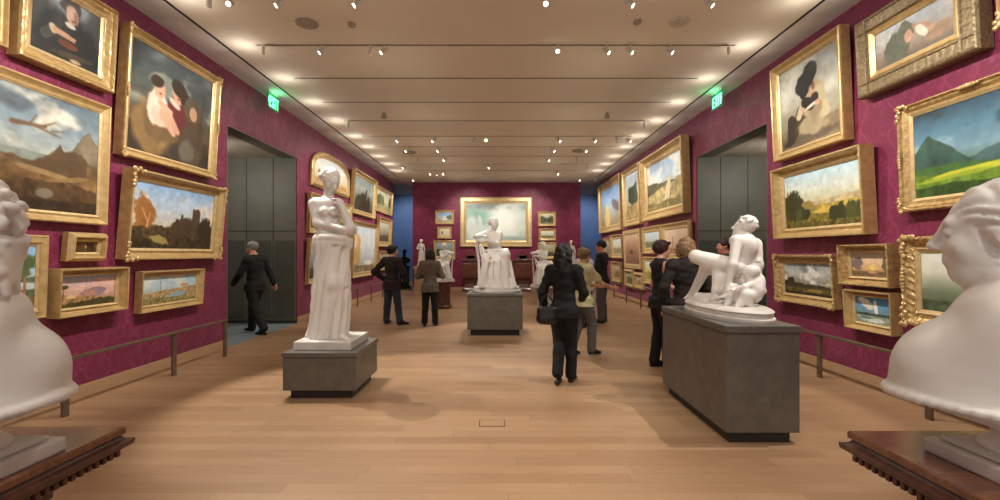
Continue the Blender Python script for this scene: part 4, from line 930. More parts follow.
# ---------------------------------------------------------------- carved walnut pedestals and the two foreground busts
def wood_pedestal(x0, x1, y0, y1, z, label, clip_side):
    cx, cy = (x0 + x1) / 2, (y0 + y1) / 2; a, b = (x1 - x0) / 2, (y1 - y0) / 2
    t = tag(empty('wooden_pedestal', (cx, cy, 0)), label, 'pedestal'); sx, sy = 1, b / a
    L = lambda pr: MB().lathe([(r, zz) for r, zz in pr], square=True, sx=1, sy=sy)
    L([(a - .012, z - .022), (a, z - .018), (a, z - .004), (a - .004, z)]).build('top_slab', M['polished_top'], t)
    L([(a - .11, z - .13), (a - .09, z - .12), (a - .07, z - .095), (a - .035, z - .085), (a - .035, z - .072), (a - .01, z - .062), (a + .012, z - .050), (a + .014, z - .036), (a - .002, z - .030), (a - .008, z - .022)]).build('cornice', M['carved_walnut'], t)
    m = MB(); n = 27
    for i in range(n):      # carved dentil course
        f = -1 + 2 * (i + .5) / n
        for s_ in (-1, 1):
            m.box((f * (a - .02) - .006, s_ * (b - .004) - .010, z - .070), (f * (a - .02) + .006, s_ * (b - .004) + .010, z - .054), .002)
            m.box((s_ * (a - .004) - .010, f * (b - .02) - .006, z - .070), (s_ * (a - .004) + .010, f * (b - .02) + .006, z - .054), .002)
    m.build('dentil_moulding', M['carved_walnut'], t)
    c = MB()
    c.box((clip_side * a - .012, -.06, z - .085), (clip_side * a + .022, -.035, z - .008), .006); c.sph((clip_side * a + .012, -.0475, z - .085), .016, n=8); c.build('corner_clasp', M['brass'], t)
    L([(a - .12, .20), (a - .12, z - .16), (a - .10, z - .14), (a - .10, z - .125)]).build('shaft', M['carved_walnut'], t)
    L([(a - .02, 0), (a - .02, .08), (a - .05, .10), (a - .06, .14), (a - .11, .17), (a - .118, .21)]).build('foot_moulding', M['carved_walnut'], t)
    m = MB()
    for s_ in (-1, 1):
        for ax in (0, 1):
            w_ = (a - .12); u = w_ * .72
            lo, hi = [-u, s_ * (b - .12 * sy) - .008, .30], [u, s_ * (b - .12 * sy) + .008, z - .25]
            if ax: lo, hi = [s_ * w_ - .008, -u * sy, .30], [s_ * w_ + .008, u * sy, z - .25]
            m.box(lo, hi, .006)
    m.build('carved_panel', M['mahogany'], t)
    return t
PB = 1.08
wood_pedestal(-1.62, -1.017, .62, 1.229, PB, 'carved brown wooden pedestal at the left edge under the curly haired bust', 1)
wood_pedestal(.93, 1.56, .62, 1.20, PB, 'carved brown wooden pedestal at the right edge under the bust in profile', -1)
def bust(label, c, facing, lean, hair, seed, mx):
    """c: middle of the socle on the pedestal; mx: -1 for the left bust, 1 for the right; the chest swells towards the room's middle"""
    t = marble('marble_bust', label, c)
    b = MB(); b.box((-.130, -.125, 0), (.130, .125, .034), .006); b.box((-.112, -.105, .034), (.112, .105, .046), .008); b.build('base_slab', M['marble_base'], t)
    S = SDF((-.46, -.36, .038), (.46, .36, .80), .0052)
    X = lambda x: -mx * x            # +x towards the middle of the room
    w = .218 if mx > 0 else .188; o = .03 if mx > 0 else .0
    S.tab([.04, .052, .075, .095, .115], 0, 0, [.092, .094, .07, .058, .060], [.084, .086, .066, .056, .058], None, .015)
    # underside, rolled drapery rim and the swelling chest
    zs = [.085, .10, .122, .138, .149, .166, .216, .265, .31, .345, .374, .40]
    q = [.27, .42, .72, .92, 1.0, .97, .89, .77, .62, .49, .38, .26]
    S.tab(zs, [X(o * min(1, v * 1.05)) for v in q], 0, [w * v for v in q], [.19 * v for v in q], lambda th, z: .004 * np.sin(9 * th + 40 * z + seed) * (z < .14), .014)
    rim = [vv(X(o) + (w + .003) * math.cos(a), .193 * math.sin(a), .150 + .006 * math.cos(a) * mx + .004 * math.sin(2 * a + seed)) for a in (2 * math.pi * i / 56 for i in range(56))]
    for p, q_ in zip(rim, rim[1:] + rim[:1]): S.cap(p, q_, .0075, None, .008)
    S.ell((X(o + .0), -.115, .275), (.085, .06, .08), None, .05); S.ell((X(o + .0), .115, .275), (.085, .06, .08), None, .05)
    S.ell((X(o + w * .50), -.05, .225), (.075, .07, .06), None, .08); S.ell((X(o + w * .50), .06, .225), (.075, .07, .06), None, .08); S.ell((X(o + w * .80), -.06, .212), (.012, .018, .018), None, .015)
    S.ell((X(.02), 0, .35), (.10, .12, .06), None, .05)
    hx = .058 if mx > 0 else .015
    S.cap((X(hx - .03), 0, .35), (X(hx - .025), 0, .46), .060, .050, .04); S.cap((X(.02), -.11, .335), (X(.02), .11, .335), .045, .045, .06)
    Rm = rotm(facing, lean, 0); hc = vv(X(hx), 0, .515); W = head(S, hc, Rm, .96)
    rg = np.random.default_rng(seed)
    if hair == 'waves':
        S.ell(W(0, -.028, .040), vv(.080, .094, .080), Rm, .012)
        S.ell(W(0, -.028, .042), vv(.085, .098, .082), Rm, .012); combed(S, hc, Rm, .96, .0058, 7, .28)
        S.ell(W(0, -.118, -.018), vv(.050, .046, .046), Rm, .008)
        for i in range(7): S.cap(W(-.045 + .015 * i, -.158, -.035), W(-.042 + .014 * i, -.108, .028), .0095, None, .003)
    else:
        S.ell(W(0, -.03, .036), vv(.082, .096, .084), Rm, .012)
        S.ell(W(0, -.055, -.05), vv(.074, .062, .075), Rm, .02)
        for i in range(300):
            a = rg.random() * 6.28; e = rg.random() * 2.7 - 1.2
            p = vv(math.cos(a) * math.cos(e) * .090, math.sin(a) * math.cos(e) * .100 - .035, .006 + math.sin(e) * .122)
            if p[1] < .045 or p[2] > .085: S.ell(W(*p), vv(.017, .017, .012) * (.75 + .5 * rg.random()), rotm(rg.random() * 180, rg.random() * 90), .004)
        for i in range(30):
            a = -math.pi * rg.random(); p0 = W(.080 * math.cos(a), -.03 + .085 * math.sin(a), -.03); p1 = W(.070 * math.cos(a), -.035 + .095 * math.sin(a), -.085 - .06 * rg.random())
            S.cap(p0, p1, .017, .012, .004); S.ell(p1, (.016, .016, .016), None, .004)
    S.above(.042); S.build('figure', M['marble'], t).rotation_euler = (0, 0, R(-mx * 50))
    return t
bust('white marble bust of a woman with tight curls seen from behind, at left edge', (-1.165, .955, PB), 4, 4, 'curls', 3, -1)
bust('white marble bust of a woman with waved hair in profile, at right edge', (1.148, .955, PB), 93, 2, 'waves', 5, 1)
# ---------------------------------------------------------------- smaller marbles at the far end
def small_standing(name, label, base, ht, lean=0, mat='marble'):
    t = tag(empty(name, base), label, 'statue'); s = ht / 1.7
    MB().lathe([(.24, 0), (.25, .02), (.25, .06), (.23, .08)], 28, sx=s, sy=s).build('base', M['marble_base'], t)
    S = SDF(vv(-.42, -.4, .05) * s, vv(.42, .4, 1.82) * s, .02 * s); v = lambda *a: vv(*a) * s; k = .03 * s
    S.ell(v(0, 0, 1.28), v(.14, .1, .2), None, k); S.ell(v(.01, 0, 1.06), v(.13, .1, .15), None, k); S.cap(v(-.15, 0, 1.42), v(.15, 0, 1.4), .05 * s, None, k); S.cap(v(0, 0, 1.42), v(0, 0, 1.54), .05 * s, None, k)
    Rm = rotm(150, 5); W = head(S, v(0, -.02, 1.63), Rm, s); S.ell(W(0, -.03, .04), s * vv(.09, .1, .09), Rm, .01 * s)
    S.cap(v(-.17, 0, 1.4), v(-.24, -.04, 1.14), .045 * s, .04 * s, k); S.cap(v(-.24, -.04, 1.14), v(-.10, -.16, 1.12), .04 * s, .028 * s, k); hand(S, v(-.10, -.16, 1.12), (1, -.2, 0), (0, 1, 0), s, .5, 1)
    S.cap(v(.17, 0, 1.38), v(.23, .0, 1.12), .045 * s, .04 * s, k); S.cap(v(.23, 0, 1.12), v(.22, -.08, .9), .038 * s, .028 * s, k); hand(S, v(.22, -.08, .9), (0, -.1, -1), (-1, 0, 0), s, .4, 1)
    S.tab([.08 * s, .3 * s, .7 * s, 1.0 * s], [0, 0, .01 * s, .01 * s], 0, [.22 * s, .19 * s, .17 * s, .145 * s], [.2 * s, .17 * s, .15 * s, .12 * s], lambda th, z: s * .02 * (np.abs(np.sin(6 * th + 3 * z / s)) - .5), k)
    S.cap(v(.23, -.06, .9), v(.24, -.02, .1), .03 * s, .05 * s, k)
    S.above(.07 * s); S.build('figure', M[mat], t); return t
def column(name, label, x, y, z, r, mat, base_mat=None, square=False, facets=24):
    t = tag(empty(name, (x, y, 0)), label, 'pedestal')
    MB().lathe([(r * 1.12, 0), (r * 1.12, .07), (r * 1.02, .09), (r * .98, .12)], facets, square=square).build('base', M[mat], t)
    MB().lathe([(r * .95, .11), (r * .92, z - .14)], facets, square=square).build('shaft', M[mat], t)
    MB().lathe([(r * .93, z - .15), (r * 1.0, z - .12), (r * 1.08, z - .08), (r * 1.08, z - .03), (r * 1.02, z)], facets, square=square).build('capital', M[mat], t)
    return t
p = at(421, 0, 17.2); column('pedestal', 'pale wooden pedestal under the small standing statue beside left blue doorway', p[0], 17.2, 1.08, .23, 'oak', square=True); small_standing('standing_statue', 'small white standing statue on pale pedestal, far left beside the blue doorway', (p[0], 17.2, 1.08), 1.0)
p = at(443, 0, 12.9); column('pedestal', 'round dark wooden pedestal behind the woman in taupe cardigan', p[0], 12.9, .76, .225, 'carved_walnut'); seated('draped_statue', 'small white seated draped statue on the round dark pedestal, left of the middle plinth', (p[0], 12.9, .76), .74, .018, -1)
p = at(544, 0, 13.9); column('pedestal', 'square grey marble pedestal right of the middle statue', p[0], 13.9, .52, .235, 'greymarble', square=True); seated('draped_statue', 'white seated statue on grey marble pedestal, right of the middle statue', (p[0], 13.9, .52), .95, .02, 1)
p = at(571, 0, 16.4); column('pedestal', 'pale wooden pedestal behind the woman with long black hair', p[0], 16.4, .95, .23, 'oak', square=True); small_standing('standing_statue', 'white standing statue showing above the long haired woman in black', (p[0], 16.4, .95), 1.06)
# dark bronze bust in the left blue doorway
p = at(404.5, 0, 20.6); column('pedestal', 'slim black pedestal standing in the left blue doorway', p[0], 20.6, 1.0, .2, 'black', square=True)
def bronze():
    t = tag(empty('bronze_bust', (p[0], 20.6, 1.0)), 'dark bronze bust on slim black pedestal in the left blue doorway', 'statue')
    MB().lathe([(.14, 0), (.15, .03), (.09, .07), (.07, .12), (.1, .15)], 20).build('socle', M['bronze'], t)
    S = SDF((-.36, -.25, .12), (.36, .25, .86), .018); S.ell((0, 0, .26), (.27, .16, .15), None, .04); S.cap((0, 0, .3), (0, 0, .48), .075, .06, .04); Rm = rotm(165, 0); W = head(S, (0, 0, .62), Rm, 1.1); S.ell(W(0, -.02, .045), 1.1 * vv(.088, .1, .086), Rm, .01); S.ell(W(0, .07, -.11), vv(.05, .03, .06), Rm, .02)
    S.build('figure', M['bronze'], t)
bronze()
# ---------------------------------------------------------------- carved sideboard against the back wall
def sideboard():
    y = YB - .45; x0, x1 = at(462, 0, y)[0], at(531.5, 0, y)[0]; cx, w = (x0 + x1) / 2, (x1 - x0) / 2
    t = tag(empty('sideboard', (cx, y + .02, 0)), 'carved dark wooden sideboard with two crested end cabinets against the back wall', 'sideboard')
    for s_ in (-1, 1):
        c = s_ * (w - .36)
        b = MB(); b.lathe([(.34, 0), (.34, .1), (.27, .16), (.22, .3), (.24, .48), (.34, .56)], square=True, c=(c, 0, 0), sy=.62); b.build('bracket_base', M['carved_walnut'], t)
        MB().box((c - .35, -.22, .56), (c + .35, .24, 1.26), .01).build('cabinet_body', M['mahogany'], t)
        d = MB().box((c - .27, -.24, .64), (c + .27, -.215, 1.16), .012).build('cabinet_door', M['mahogany'], t)
        MB().sph((c - s_ * .2, -.255, .9), .022, n=10).build('knob', M['brass'], d)
        MB().box((c - .41, -.27, 1.26), (c + .41, .26, 1.33), .015).build('cabinet_top', M['carved_walnut'], t)
        m = MB(); m.box((c - .2, .02, 1.33), (c + .2, .14, 1.50), .02); m.cyl((c, .02, 1.47), (c, .14, 1.47), .16, n=20); m.sph((c, .08, 1.66), .06, n=10); m.sph((c - .19, .08, 1.47), .055, n=8); m.sph((c + .19, .08, 1.47), .055, n=8)
        m.build('crest', M['carved_walnut'], t)
    MB().box((-w + .72, -.16, .34), (w - .72, .24, 1.16), .01).build('centre_cabinet', M['mahogany'], t)
    MB().box((-w + .72, -.2, 1.16), (w - .72, .26, 1.22), .012).build('centre_top', M['carved_walnut'], t)
    for k in range(3):
        a = -w + .75 + k * (2 * w - 1.5) / 3; MB().box((a + .03, -.185, .42), (a + (2 * w - 1.5) / 3 - .03, -.155, 1.08), .012).build('centre_door', M['mahogany'], t)
    MB().box((-w + .6, -.1, 0), (w - .6, .22, .35), .01).build('plinth_base', M['carved_walnut'], t)
sideboard()
# ---------------------------------------------------------------- visitors
# local frame of a person: x to their right, y the way they face, z up; joints are fractions of the height
def joints(female, **kw):
    sh = .094 if female else .112
    J = dict(pel=(0, 0, .525), wai=(0, .004, .615), che=(0, .004, .735), nek=(0, -.006, .848), hed=(0, .012, .925),
             sR=(sh, -.006, .802), sL=(-sh, -.006, .802), eR=(sh + .028, -.014, .64), eL=(-sh - .028, -.014, .64), wR=(sh + .026, .03, .495), wL=(-sh - .026, .03, .495),
             hR=(.052, 0, .505), hL=(-.052, 0, .505), kR=(.054, .012, .28), kL=(-.054, .012, .28), aR=(.054, -.012, .048), aL=(-.054, -.012, .048), tR=(.066, .088, .014), tL=(-.066, .088, .014))
    J.update(kw); return J
def person(label, pos, yaw, h, female, skin, tops, legs, hair, J, head_yaw=0, nod=0, hands=None, shoe='leather', sleeve=True, hem=.5, heel=0, top_len=None, curl=.4, extra=None, vox=.0105):
    t = tag(empty('person', (pos[0], pos[1], 0), (0, 0, R(yaw))), label, 'person')
    P_ = {k: np.array(v, float) * h for k, v in J.items()}; f = h / 1.72; wf = 1.0 if female else 1.1
    lo = np.min([P_[k] for k in P_], 0) - .22; hi = np.max([P_[k] for k in P_], 0) + .22; lo[2] = -.03; hi[2] = h + .04
    def torso(S, g, k):
        S.ell(P_['che'] - (0, 0, .005), vv(.150 * wf, .100 * wf, .165) * f + g, None, k); S.ell(P_['wai'], vv(.122 * wf, .090 * wf, .13) * f + g, None, .05)
        S.ell(P_['pel'] + (0, -.008, 0), vv(.160 if female else .155, .112, .125) * f + g, None, .05)
        S.cap(P_['sR'] * (.8, 1, 1), P_['sL'] * (.8, 1, 1), .052 * f * wf + g, None, .06); S.cap(P_['nek'] - (0, .004, .075), P_['nek'] + (0, 0, .0), (.085 * f + g * .4), .056 * f * wf + g * .35, .06)
        if female:
            for sx in (-1, 1): S.ell(P_['che'] + vv(sx * .068, .082, -.012) * f, vv(.055, .045, .055) * f + g, None, .03)
    def arm(S, s_, g, k=.03, upto=1.0):
        a, b, c = P_['s' + s_], P_['e' + s_], P_['w' + s_]
        S.ell(a, vv(.058, .055, .058) * f * wf + g, None, k)
        if upto < 1: S.cap(a, a + (b - a) * upto, .046 * f * wf + g, .043 * f * wf + g, k)
        else: S.cap(a, b, .046 * f * wf + g, .037 * f * wf + g, k); S.cap(b, c, .037 * f * wf + g, .028 * f * wf + g, .02)
    def leg(S, s_, g, k=.03, gl=0):
        a, b, c = P_['h' + s_], P_['k' + s_], P_['a' + s_]
        S.cap(a, b, .088 * f * wf + g, .058 * f * wf + g, k); S.cap(b, c, .057 * f * wf + g, .036 * f * wf + g + gl, .03)
        m = b + (c - b) * .3; S.ell(m - (0, .012, 0), vv(.05, .054, .09) * f * wf + g, None, .03)
    # the body: one continuous surface with face, hands and feet
    S = SDF(lo, hi, vox); torso(S, 0, .03)
    for s_ in 'RL':
        arm(S, s_, 0); leg(S, s_, 0); foot(S, P_['a' + s_], P_['t' + s_], f)
        d = P_['w' + s_] - P_['e' + s_]; hd = hands.get(s_) if hands else None
        dv = nrm(hd[0]) if hd and hd[0] is not None else nrm(d); pn = hd[1] if hd else ((-1, 0, 0) if s_ == 'R' else (1, 0, 0))
        hand(S, P_['w' + s_], dv, pn, f * (.95 if female else 1.05), hd[2] if hd else curl, (1 if s_ == 'R' else -1) * (1 if not hd or len(hd) < 4 else hd[3]))
    Rm = rotm(head_yaw, nod, 0); hc = P_['hed'] + (0, .008, 0); S.cap(P_['nek'] - (0, 0, .03), hc - (0, .01, .06 * f), .056 * f * wf, .05 * f * wf, .03)
    W = head(S, hc, Rm, f * (.98 if female else 1.04)); body = S.build('body', M[skin], t)
    for sx in (-1, 1):
        MB().sph(W(sx * .032, .0875, .008), .0085 * f, (1, .7, .8), 10).build('eye', M['eye'], t, smooth=True)
    # trousers
    if legs:
        S = SDF(lo, hi, vox); S.ell(P_['pel'] + (0, -.008, 0), vv(.160, .114, .12) * f + .012, None, .05)
        for s_ in 'RL': leg(S, s_, .014, .04, .018)
        S.disp(ripple((26, 9, 30, 0, .0015), (-38, 34, 18, 1, .0015)), lo, hi)
        S.above(.035 * h * .9); S.below((tops[0][3] + .03) * h); S.build('trousers', M[legs], t)
    for s_ in 'RL':
        S = SDF(lo, np.array([hi[0], hi[1], .3 * h]), vox); a, b = P_['a' + s_], P_['t' + s_]
        foot(S, a, b, f, fat=1.16)
        if heel: S.cap(a - (0, .02, .02), vv(a[0], a[1] - .03, max(.012, b[2] - .0)), .02, .014, .01)
        S.F = np.maximum(S.F, (S.ax[2] - (a[2] + .03 * f))[None, None, :].astype(np.float32)); S.above(.0015) if b[2] < .05 else None; S.build('shoe', M[shoe], t)
    # upper garment(s)
    for i, tp in enumerate(tops):
        mat_, g, sl, ln, nm = tp
        S = SDF(lo, hi, vox); torso(S, g, .03)
        if ln < .5: S.tab([ln * h, .54 * h], P_['pel'][0], P_['pel'][1], [.186 * f * wf + g, .165 * f * wf + g], [.142 * f + g, .124 * f + g], None, .04)
        for s_ in 'RL':
            if sl: arm(S, s_, g + .004, .03, sl)
            else: S.ell(P_['s' + s_] * (.9, 1, 1), vv(.045, .05, .05) * f + g, None, .03)
        S.disp(ripple((14, 9, 46, .5, .0022), (-33, 17, 62, 1.5, .0022), (12, -30, 80, 0, .0016)), lo, hi)
        S.cap(P_['nek'] + (0, .065, .02), P_['nek'] + (0, .10, -.08), .042 * f, .025 * f, .01, 's')
        S.above(ln * h); S.below(P_['nek'][2] + .022); S.build(nm, M[mat_], t)
    # hair
    S = SDF(hc - .34, hc + .24, .0095); hs = f * (1.0 if female else 1.05)
    S.ell(W(0, -.02, .045), hs * vv(.090, .104, .090), Rm, .01)
    if hair[1] == 'long':
        S.ell(W(0, -.06, -.05), hs * vv(.105, .075, .14), Rm, .03); S.ell(W(0, -.075, -.16), hs * vv(.11, .055, .11), Rm, .04)
        for sx in (-1, 1): S.cap(W(sx * .085, .02, .02), W(sx * .10, .02, -.17), .032 * hs, .022 * hs, .03)
    elif hair[1] == 'bob':
        S.ell(W(0, -.045, -.02), hs * vv(.105, .085, .115), Rm, .02)
        for sx in (-1, 1): S.cap(W(sx * .085, .025, .03), W(sx * .088, .015, -.09), .026 * hs, .024 * hs, .02)
    elif hair[1] == 'crop':
        S.ell(W(0, -.035, .03), hs * vv(.096, .10, .10), Rm, .02); S.cap(W(-.05, .07, .088), W(.05, .07, .088), .02 * hs, None, .02)
    S.ell(W(0, .085, -.045), hs * vv(.066, .075, .105), Rm, .012, 's'); S.ell(W(0, -.0, -.19 if hair[1] == 'long' else -.12), hs * vv(.05, .05, .06), Rm, .01, 's') if hair[1] in ('short',) else None
    if hair[1] == 'short':
        for sx in (-1, 1): S.ell(W(sx * .08, .01, -.045), hs * vv(.03, .05, .045), Rm, .01, 's')
    c = hc; S.disp(ripple((70, 50, 30, 0, .003), (-60, 70, 25, 1, .003), (30, 30, 90, 2, .002)), hc - .3, hc + .2)
    S.build('hair', M[hair[0]], t, None)
    return t
G = ground
def X(px, d): return (px - CX) * d / F
# old man passing the left opening
d = 8.75
person('grey haired man in black jacket striding through the left passage opening', (X(255, d), d), 74, 1.80, False, 'skin_rosy', [('cloth_black', .016, 1, .47, 'jacket')], 'cloth_soot', ('hair_grey', 'short'),
       joints(False, eR=(.155, -.05, .655), wR=(.15, -.115, .535), eL=(-.15, .045, .66), wL=(-.135, .15, .545), kR=(.045, .075, .285), aR=(.05, .09, .055), tR=(.06, .18, .03), kL=(-.045, -.04, .285), aL=(-.045, -.16, .075), tL=(-.05, -.075, .012), hed=(0, .035, .92), nek=(0, .014, .845)), head_yaw=10, nod=12)
# man in jeans with a hand on his hip
d = 9.95
person('man in dark brown jacket and blue jeans with one hand on his hip', (X(392, d), d), -28, 1.74, False, 'skin_fair', [('cloth_umber', .022, 1, .445, 'jacket'), ('cloth_white', .010, .3, .5, 'shirt')], 'denim', ('hair_black', 'crop'),
       joints(False, eL=(-.235, -.075, .66), wL=(-.125, .03, .555), eR=(.16, .03, .645), wR=(.12, .11, .56), kR=(.085, .01, .28), aR=(.125, .0, .048), tR=(.18, .09, .014), kL=(-.07, .0, .28), aL=(-.085, -.01, .048), tL=(-.11, .09, .014)), head_yaw=-30, hands={'L': ((.4, .5, -.8), (.8, -.3, 0), .5), 'R': ((-.7, .5, 0), (0, -.5, -.8), .6)})
# woman with folded arms
d = 9.72
person('woman with dark bob in taupe cardigan and black trousers, arms folded, back turned', (X(430, d), d), 4, 1.66, True, 'skin_fair', [('cloth_taupe', .020, 1, .44, 'cardigan')], 'cloth_black', ('hair_black', 'bob'),
       joints(True, eR=(.165, .015, .645), wR=(.03, .12, .66), eL=(-.165, .015, .64), wL=(-.03, .135, .645), aR=(.07, -.01, .048), aL=(-.07, -.01, .048), tR=(.09, .08, .014), tL=(-.09, .08, .014), kR=(.06, .01, .28), kL=(-.06, .01, .28)), head_yaw=-6, nod=4, hands={'R': ((-1, .1, .1), (0, -1, 0), .4), 'L': ((1, .0, .1), (0, -1, 0), .4)})
# woman in black walking away
d = 5.40
person('woman with long black hair in black jacket and trousers walking away mid gallery', (X(564, d), d), -24, 1.68, True, 'skin_fair', [('cloth_black', .018, 1, .475, 'jacket')], 'cloth_black', ('hair_black', 'long'),
       joints(True, eR=(.135, .03, .645), wR=(.10, .13, .60), eL=(-.15, -.035, .65), wL=(-.155, .01, .52), kR=(.04, .05, .28), aR=(.04, .045, .05), tR=(.045, .14, .014), kL=(-.04, .02, .285), aL=(-.03, -.06, .085), tL=(-.035, .022, .014)), head_yaw=-38, nod=3)
bp = X(547, 5.1)
t = tag(empty('handbag', (bp, 5.1, .76)), 'black leather handbag hanging at the side of the long haired woman in black', 'bag')
S = SDF((-.17, -.1, -.02), (.17, .1, .24), .012); S.box((0, 0, .10), (.115, .045, .10), .04); S.ell((0, 0, .06), (.12, .06, .07), None, .03); S.build('bag_body', M['leather'], t)
m = MB()
for i in range(8):
    a, b = math.pi * i / 8, math.pi * (i + 1) / 8; m.cyl((.07 * math.cos(a), 0, .18 + .14 * math.sin(a)), (.07 * math.cos(b), 0, .18 + .14 * math.sin(b)), .008, n=8)
m.build('strap', M['leather'], t)
# woman in pale lime top reaching out
d = 6.9
person('woman with sandy hair in pale lime top and grey trousers holding out one arm', (X(583, d), d), -62, 1.645, True, 'skin_fair', [('cloth_lime', .016, .62, .46, 'top')], 'cloth_grey', ('hair_sandy', 'crop'),
       joints(True, eR=(.13, .12, .665), wR=(.10, .28, .62), eL=(-.135, .09, .66), wL=(-.08, .235, .635), kR=(.05, .07, .285), aR=(.05, .06, .06), tR=(.055, .15, .022), kL=(-.045, -.01, .285), aL=(-.05, -.10, .065), tL=(-.05, -.015, .018)), head_yaw=-5, nod=8, heel=1, hands={'R': ((0, 1, -.1), (-1, 0, 0), .25), 'L': ((.1, 1, -.1), (1, 0, 0), .3)})
# man facing her
d = 10.2
person('tall dark haired man in black jacket and grey trousers facing left beside far paintings', (X(602, d), d), 62, 1.85, False, 'skin_rosy', [('cloth_soot', .020, 1, .465, 'jacket')], 'cloth_grey', ('hair_black', 'short'),
       joints(False, eR=(.15, .02, .65), wR=(.06, .16, .605), eL=(-.15, .02, .65), wL=(-.05, .17, .60), aR=(.06, -.01, .048), aL=(-.07, -.01, .048)), head_yaw=6, nod=6, hands={'R': ((-.7, .6, .1), (0, -.4, -.9), .7), 'L': ((.7, .6, .1), (0, -.4, -.9), .7)})
# woman in white behind them
d = 9.6
person('woman with dark hair in white blouse standing behind the woman in lime', (X(584.5, d), d), -150, 1.71, True, 'skin_fair', [('cloth_white', .018, 1, .45, 'blouse')], 'cloth_slate', ('hair_brown', 'bob'), joints(True, eR=(.145, .03, .65), wR=(.09, .14, .58)), head_yaw=10, nod=4)
# woman in sleeveless black
d = 6.12
person('woman with short auburn hair in sleeveless black top facing right past the long plinth', (X(660.5, d), d), -84, 1.74, True, 'skin_fair', [('cloth_black', .014, .0, .47, 'sleeveless_top')], 'cloth_black', ('hair_auburn', 'crop'),
       joints(True, eR=(.125, .0, .645), wR=(.07, .16, .60), eL=(-.13, .0, .645), wL=(-.055, .165, .615), aR=(.055, .03, .05), tR=(.065, .13, .014), kR=(.054, .03, .28), aL=(-.05, -.03, .05), tL=(-.055, .07, .014)), head_yaw=-4, nod=2, heel=1, hands={'R': ((-.75, .6, .1), (0, -.4, -.9), .7), 'L': ((.75, .6, .1), (0, -.4, -.9), .7)})
# blonde woman
d = 5.55
person('blonde woman in dark brown shirt with her back turned behind the long plinth', (X(686, d), d), -6, 1.755, True, 'skin_fair', [('cloth_brownblack', .020, 1, .44, 'shirt')], 'cloth_black', ('hair_blonde', 'bob'),
       joints(True, eL=(-.16, -.03, .645), wL=(-.155, .035, .50), eR=(.15, .01, .645), wR=(.09, .13, .59)), head_yaw=14, nod=3)
# person by the right opening
d = 8.0
person('dark haired person in dark clothes standing in front of the right passage opening', (X(726, d), d), 70, 1.82, False, 'skin_rosy', [('cloth_slate', .020, 1, .46, 'jacket')], 'cloth_soot', ('hair_auburn', 'short'), joints(False), head_yaw=12, nod=2)
# ---------------------------------------------------------------- ceiling fittings
def aim(d):
    return Vector([float(t) for t in d]).to_track_quat('-Z', 'Y')
def spot(loc, tgt, power, cone=60, blend=.6, col=(1, .95, .87), rad=.05):
    l = bpy.data.lights.new('gallery_spot', 'SPOT'); l.energy = power; l.spot_size = R(cone); l.spot_blend = blend; l.color = col; l.shadow_soft_size = rad
    o = bpy.data.objects.new('gallery_spot', l); COL.objects.link(o); o.location = tuple(float(t) for t in loc)
    o.rotation_euler = aim(Vector([float(t) for t in tgt]) - o.location).to_euler(); return o
ORD = ['first', 'second', 'third', 'fourth', 'fifth', 'sixth', 'seventh', 'eighth', 'ninth', 'tenth', 'eleventh', 'twelfth']
def fitting(px, d, direction, lit, label, size=1.0):
    x = (px - CX) * d / F
    t = tag(empty('track_spotlight', (x, d, ZC - .005)), label, 'ceiling light', 'track spotlights on the ceiling slots')
    dv = nrm(direction); c = np.array([0, 0, -.11 * size])
    MB().cyl((0, 0, 0), (0, 0, -.055 * size), .012 * size, n=8).cyl((0, 0, -.006), (0, 0, 0), .03 * size, n=10).build('stem', M['fixture'], t)
    a, b = c - dv * .07 * size, c + dv * .055 * size
    MB().cyl(a, b, .034 * size, .040 * size, 14).sph(a, .034 * size, n=10).build('housing', M['fixture'], t, smooth=False)
    MB().cyl(b, b + dv * .006 * size, .034 * size, .034 * size, 14).build('lens', M['lamp' if lit else 'lampdim'], t)
    return t
ROWN = {5.34: 'nearest row', 6.59: 'second row', 10.33: 'row above the exit signs', 11.68: 'long middle row', 12.82: 'row with the slim speakers', 14.07: 'third row from the back', 15.3: 'second row from the back', 16.5: 'last slot row', 17.9: 'back wall row'}
LAMPS = [(5.34, [(209, 0), (230, 2), (279, 1), (357, 1), (545.5, 2), (630, 1), (709.6, 1)]), (6.59, [(263, 0), (321.8, 1), (371, 0), (383.3, 1), (557.4, 2), (606.7, 1), (630, 1), (670, 1), (729, 0)]),
         (10.33, [(348, 0), (645, 0)]), (11.68, [(398.5, 1), (433.8, 1), (474, 0), (486, 2), (558.5, 1), (594, 1), (617, 0), (629, 1)]), (12.82, [(406.8, 1), (439, 1), (553, 1), (584.8, 1)]),
         (14.07, [(418, 0), (445, 1), (547.8, 1), (577, 0)]), (15.3, [(403.9, 1), (432, 0), (490, 1), (560, 0), (588, 0)]), (16.5, [(431, 1), (437, 0), (444, 1), (557, 1), (564, 0)]), (17.9, [(414, 1), (578.6, 1), (594.8, 0)])]
for d, row in LAMPS:
    for i, (px, lit) in enumerate(row):
        x = (px - CX) * d / F
        dr = (-x * .10, -d, -3.0) if lit == 2 else ((-.9 if x < -.2 else .9) * (1 if lit else .5), -.35 if lit else .6, -.8)
        fitting(px, d, dr, lit, f'small white track spotlight, {ORD[i]} from the left in the ceiling {ROWN[d]}', .78 if d < 7 else .95)
def disc(px, py, r, mat, name, cat, label, thick=.02, holes=0):
    d = (ZC - H) * F / (CY - py)
    t = tag(empty(name, ((px - CX) * d / F, d, ZC - .001)), label, cat)
    MB().lathe([(r, 0), (r, -thick * .6), (r * .93, -thick), (r * .2, -thick)], 28).build('rim', M['fixture'] if mat != 'speaker' else M['speaker'], t)
    MB().lathe([(r * .82, -thick), (r * .8, -thick - .004), (r * .1, -thick - .006)], 28).build('grille', M[mat], t)
disc(307, 23, .145, 'speaker', 'ceiling_speaker', 'speaker', 'round dark ceiling speaker at upper left of the nearest ceiling bay')
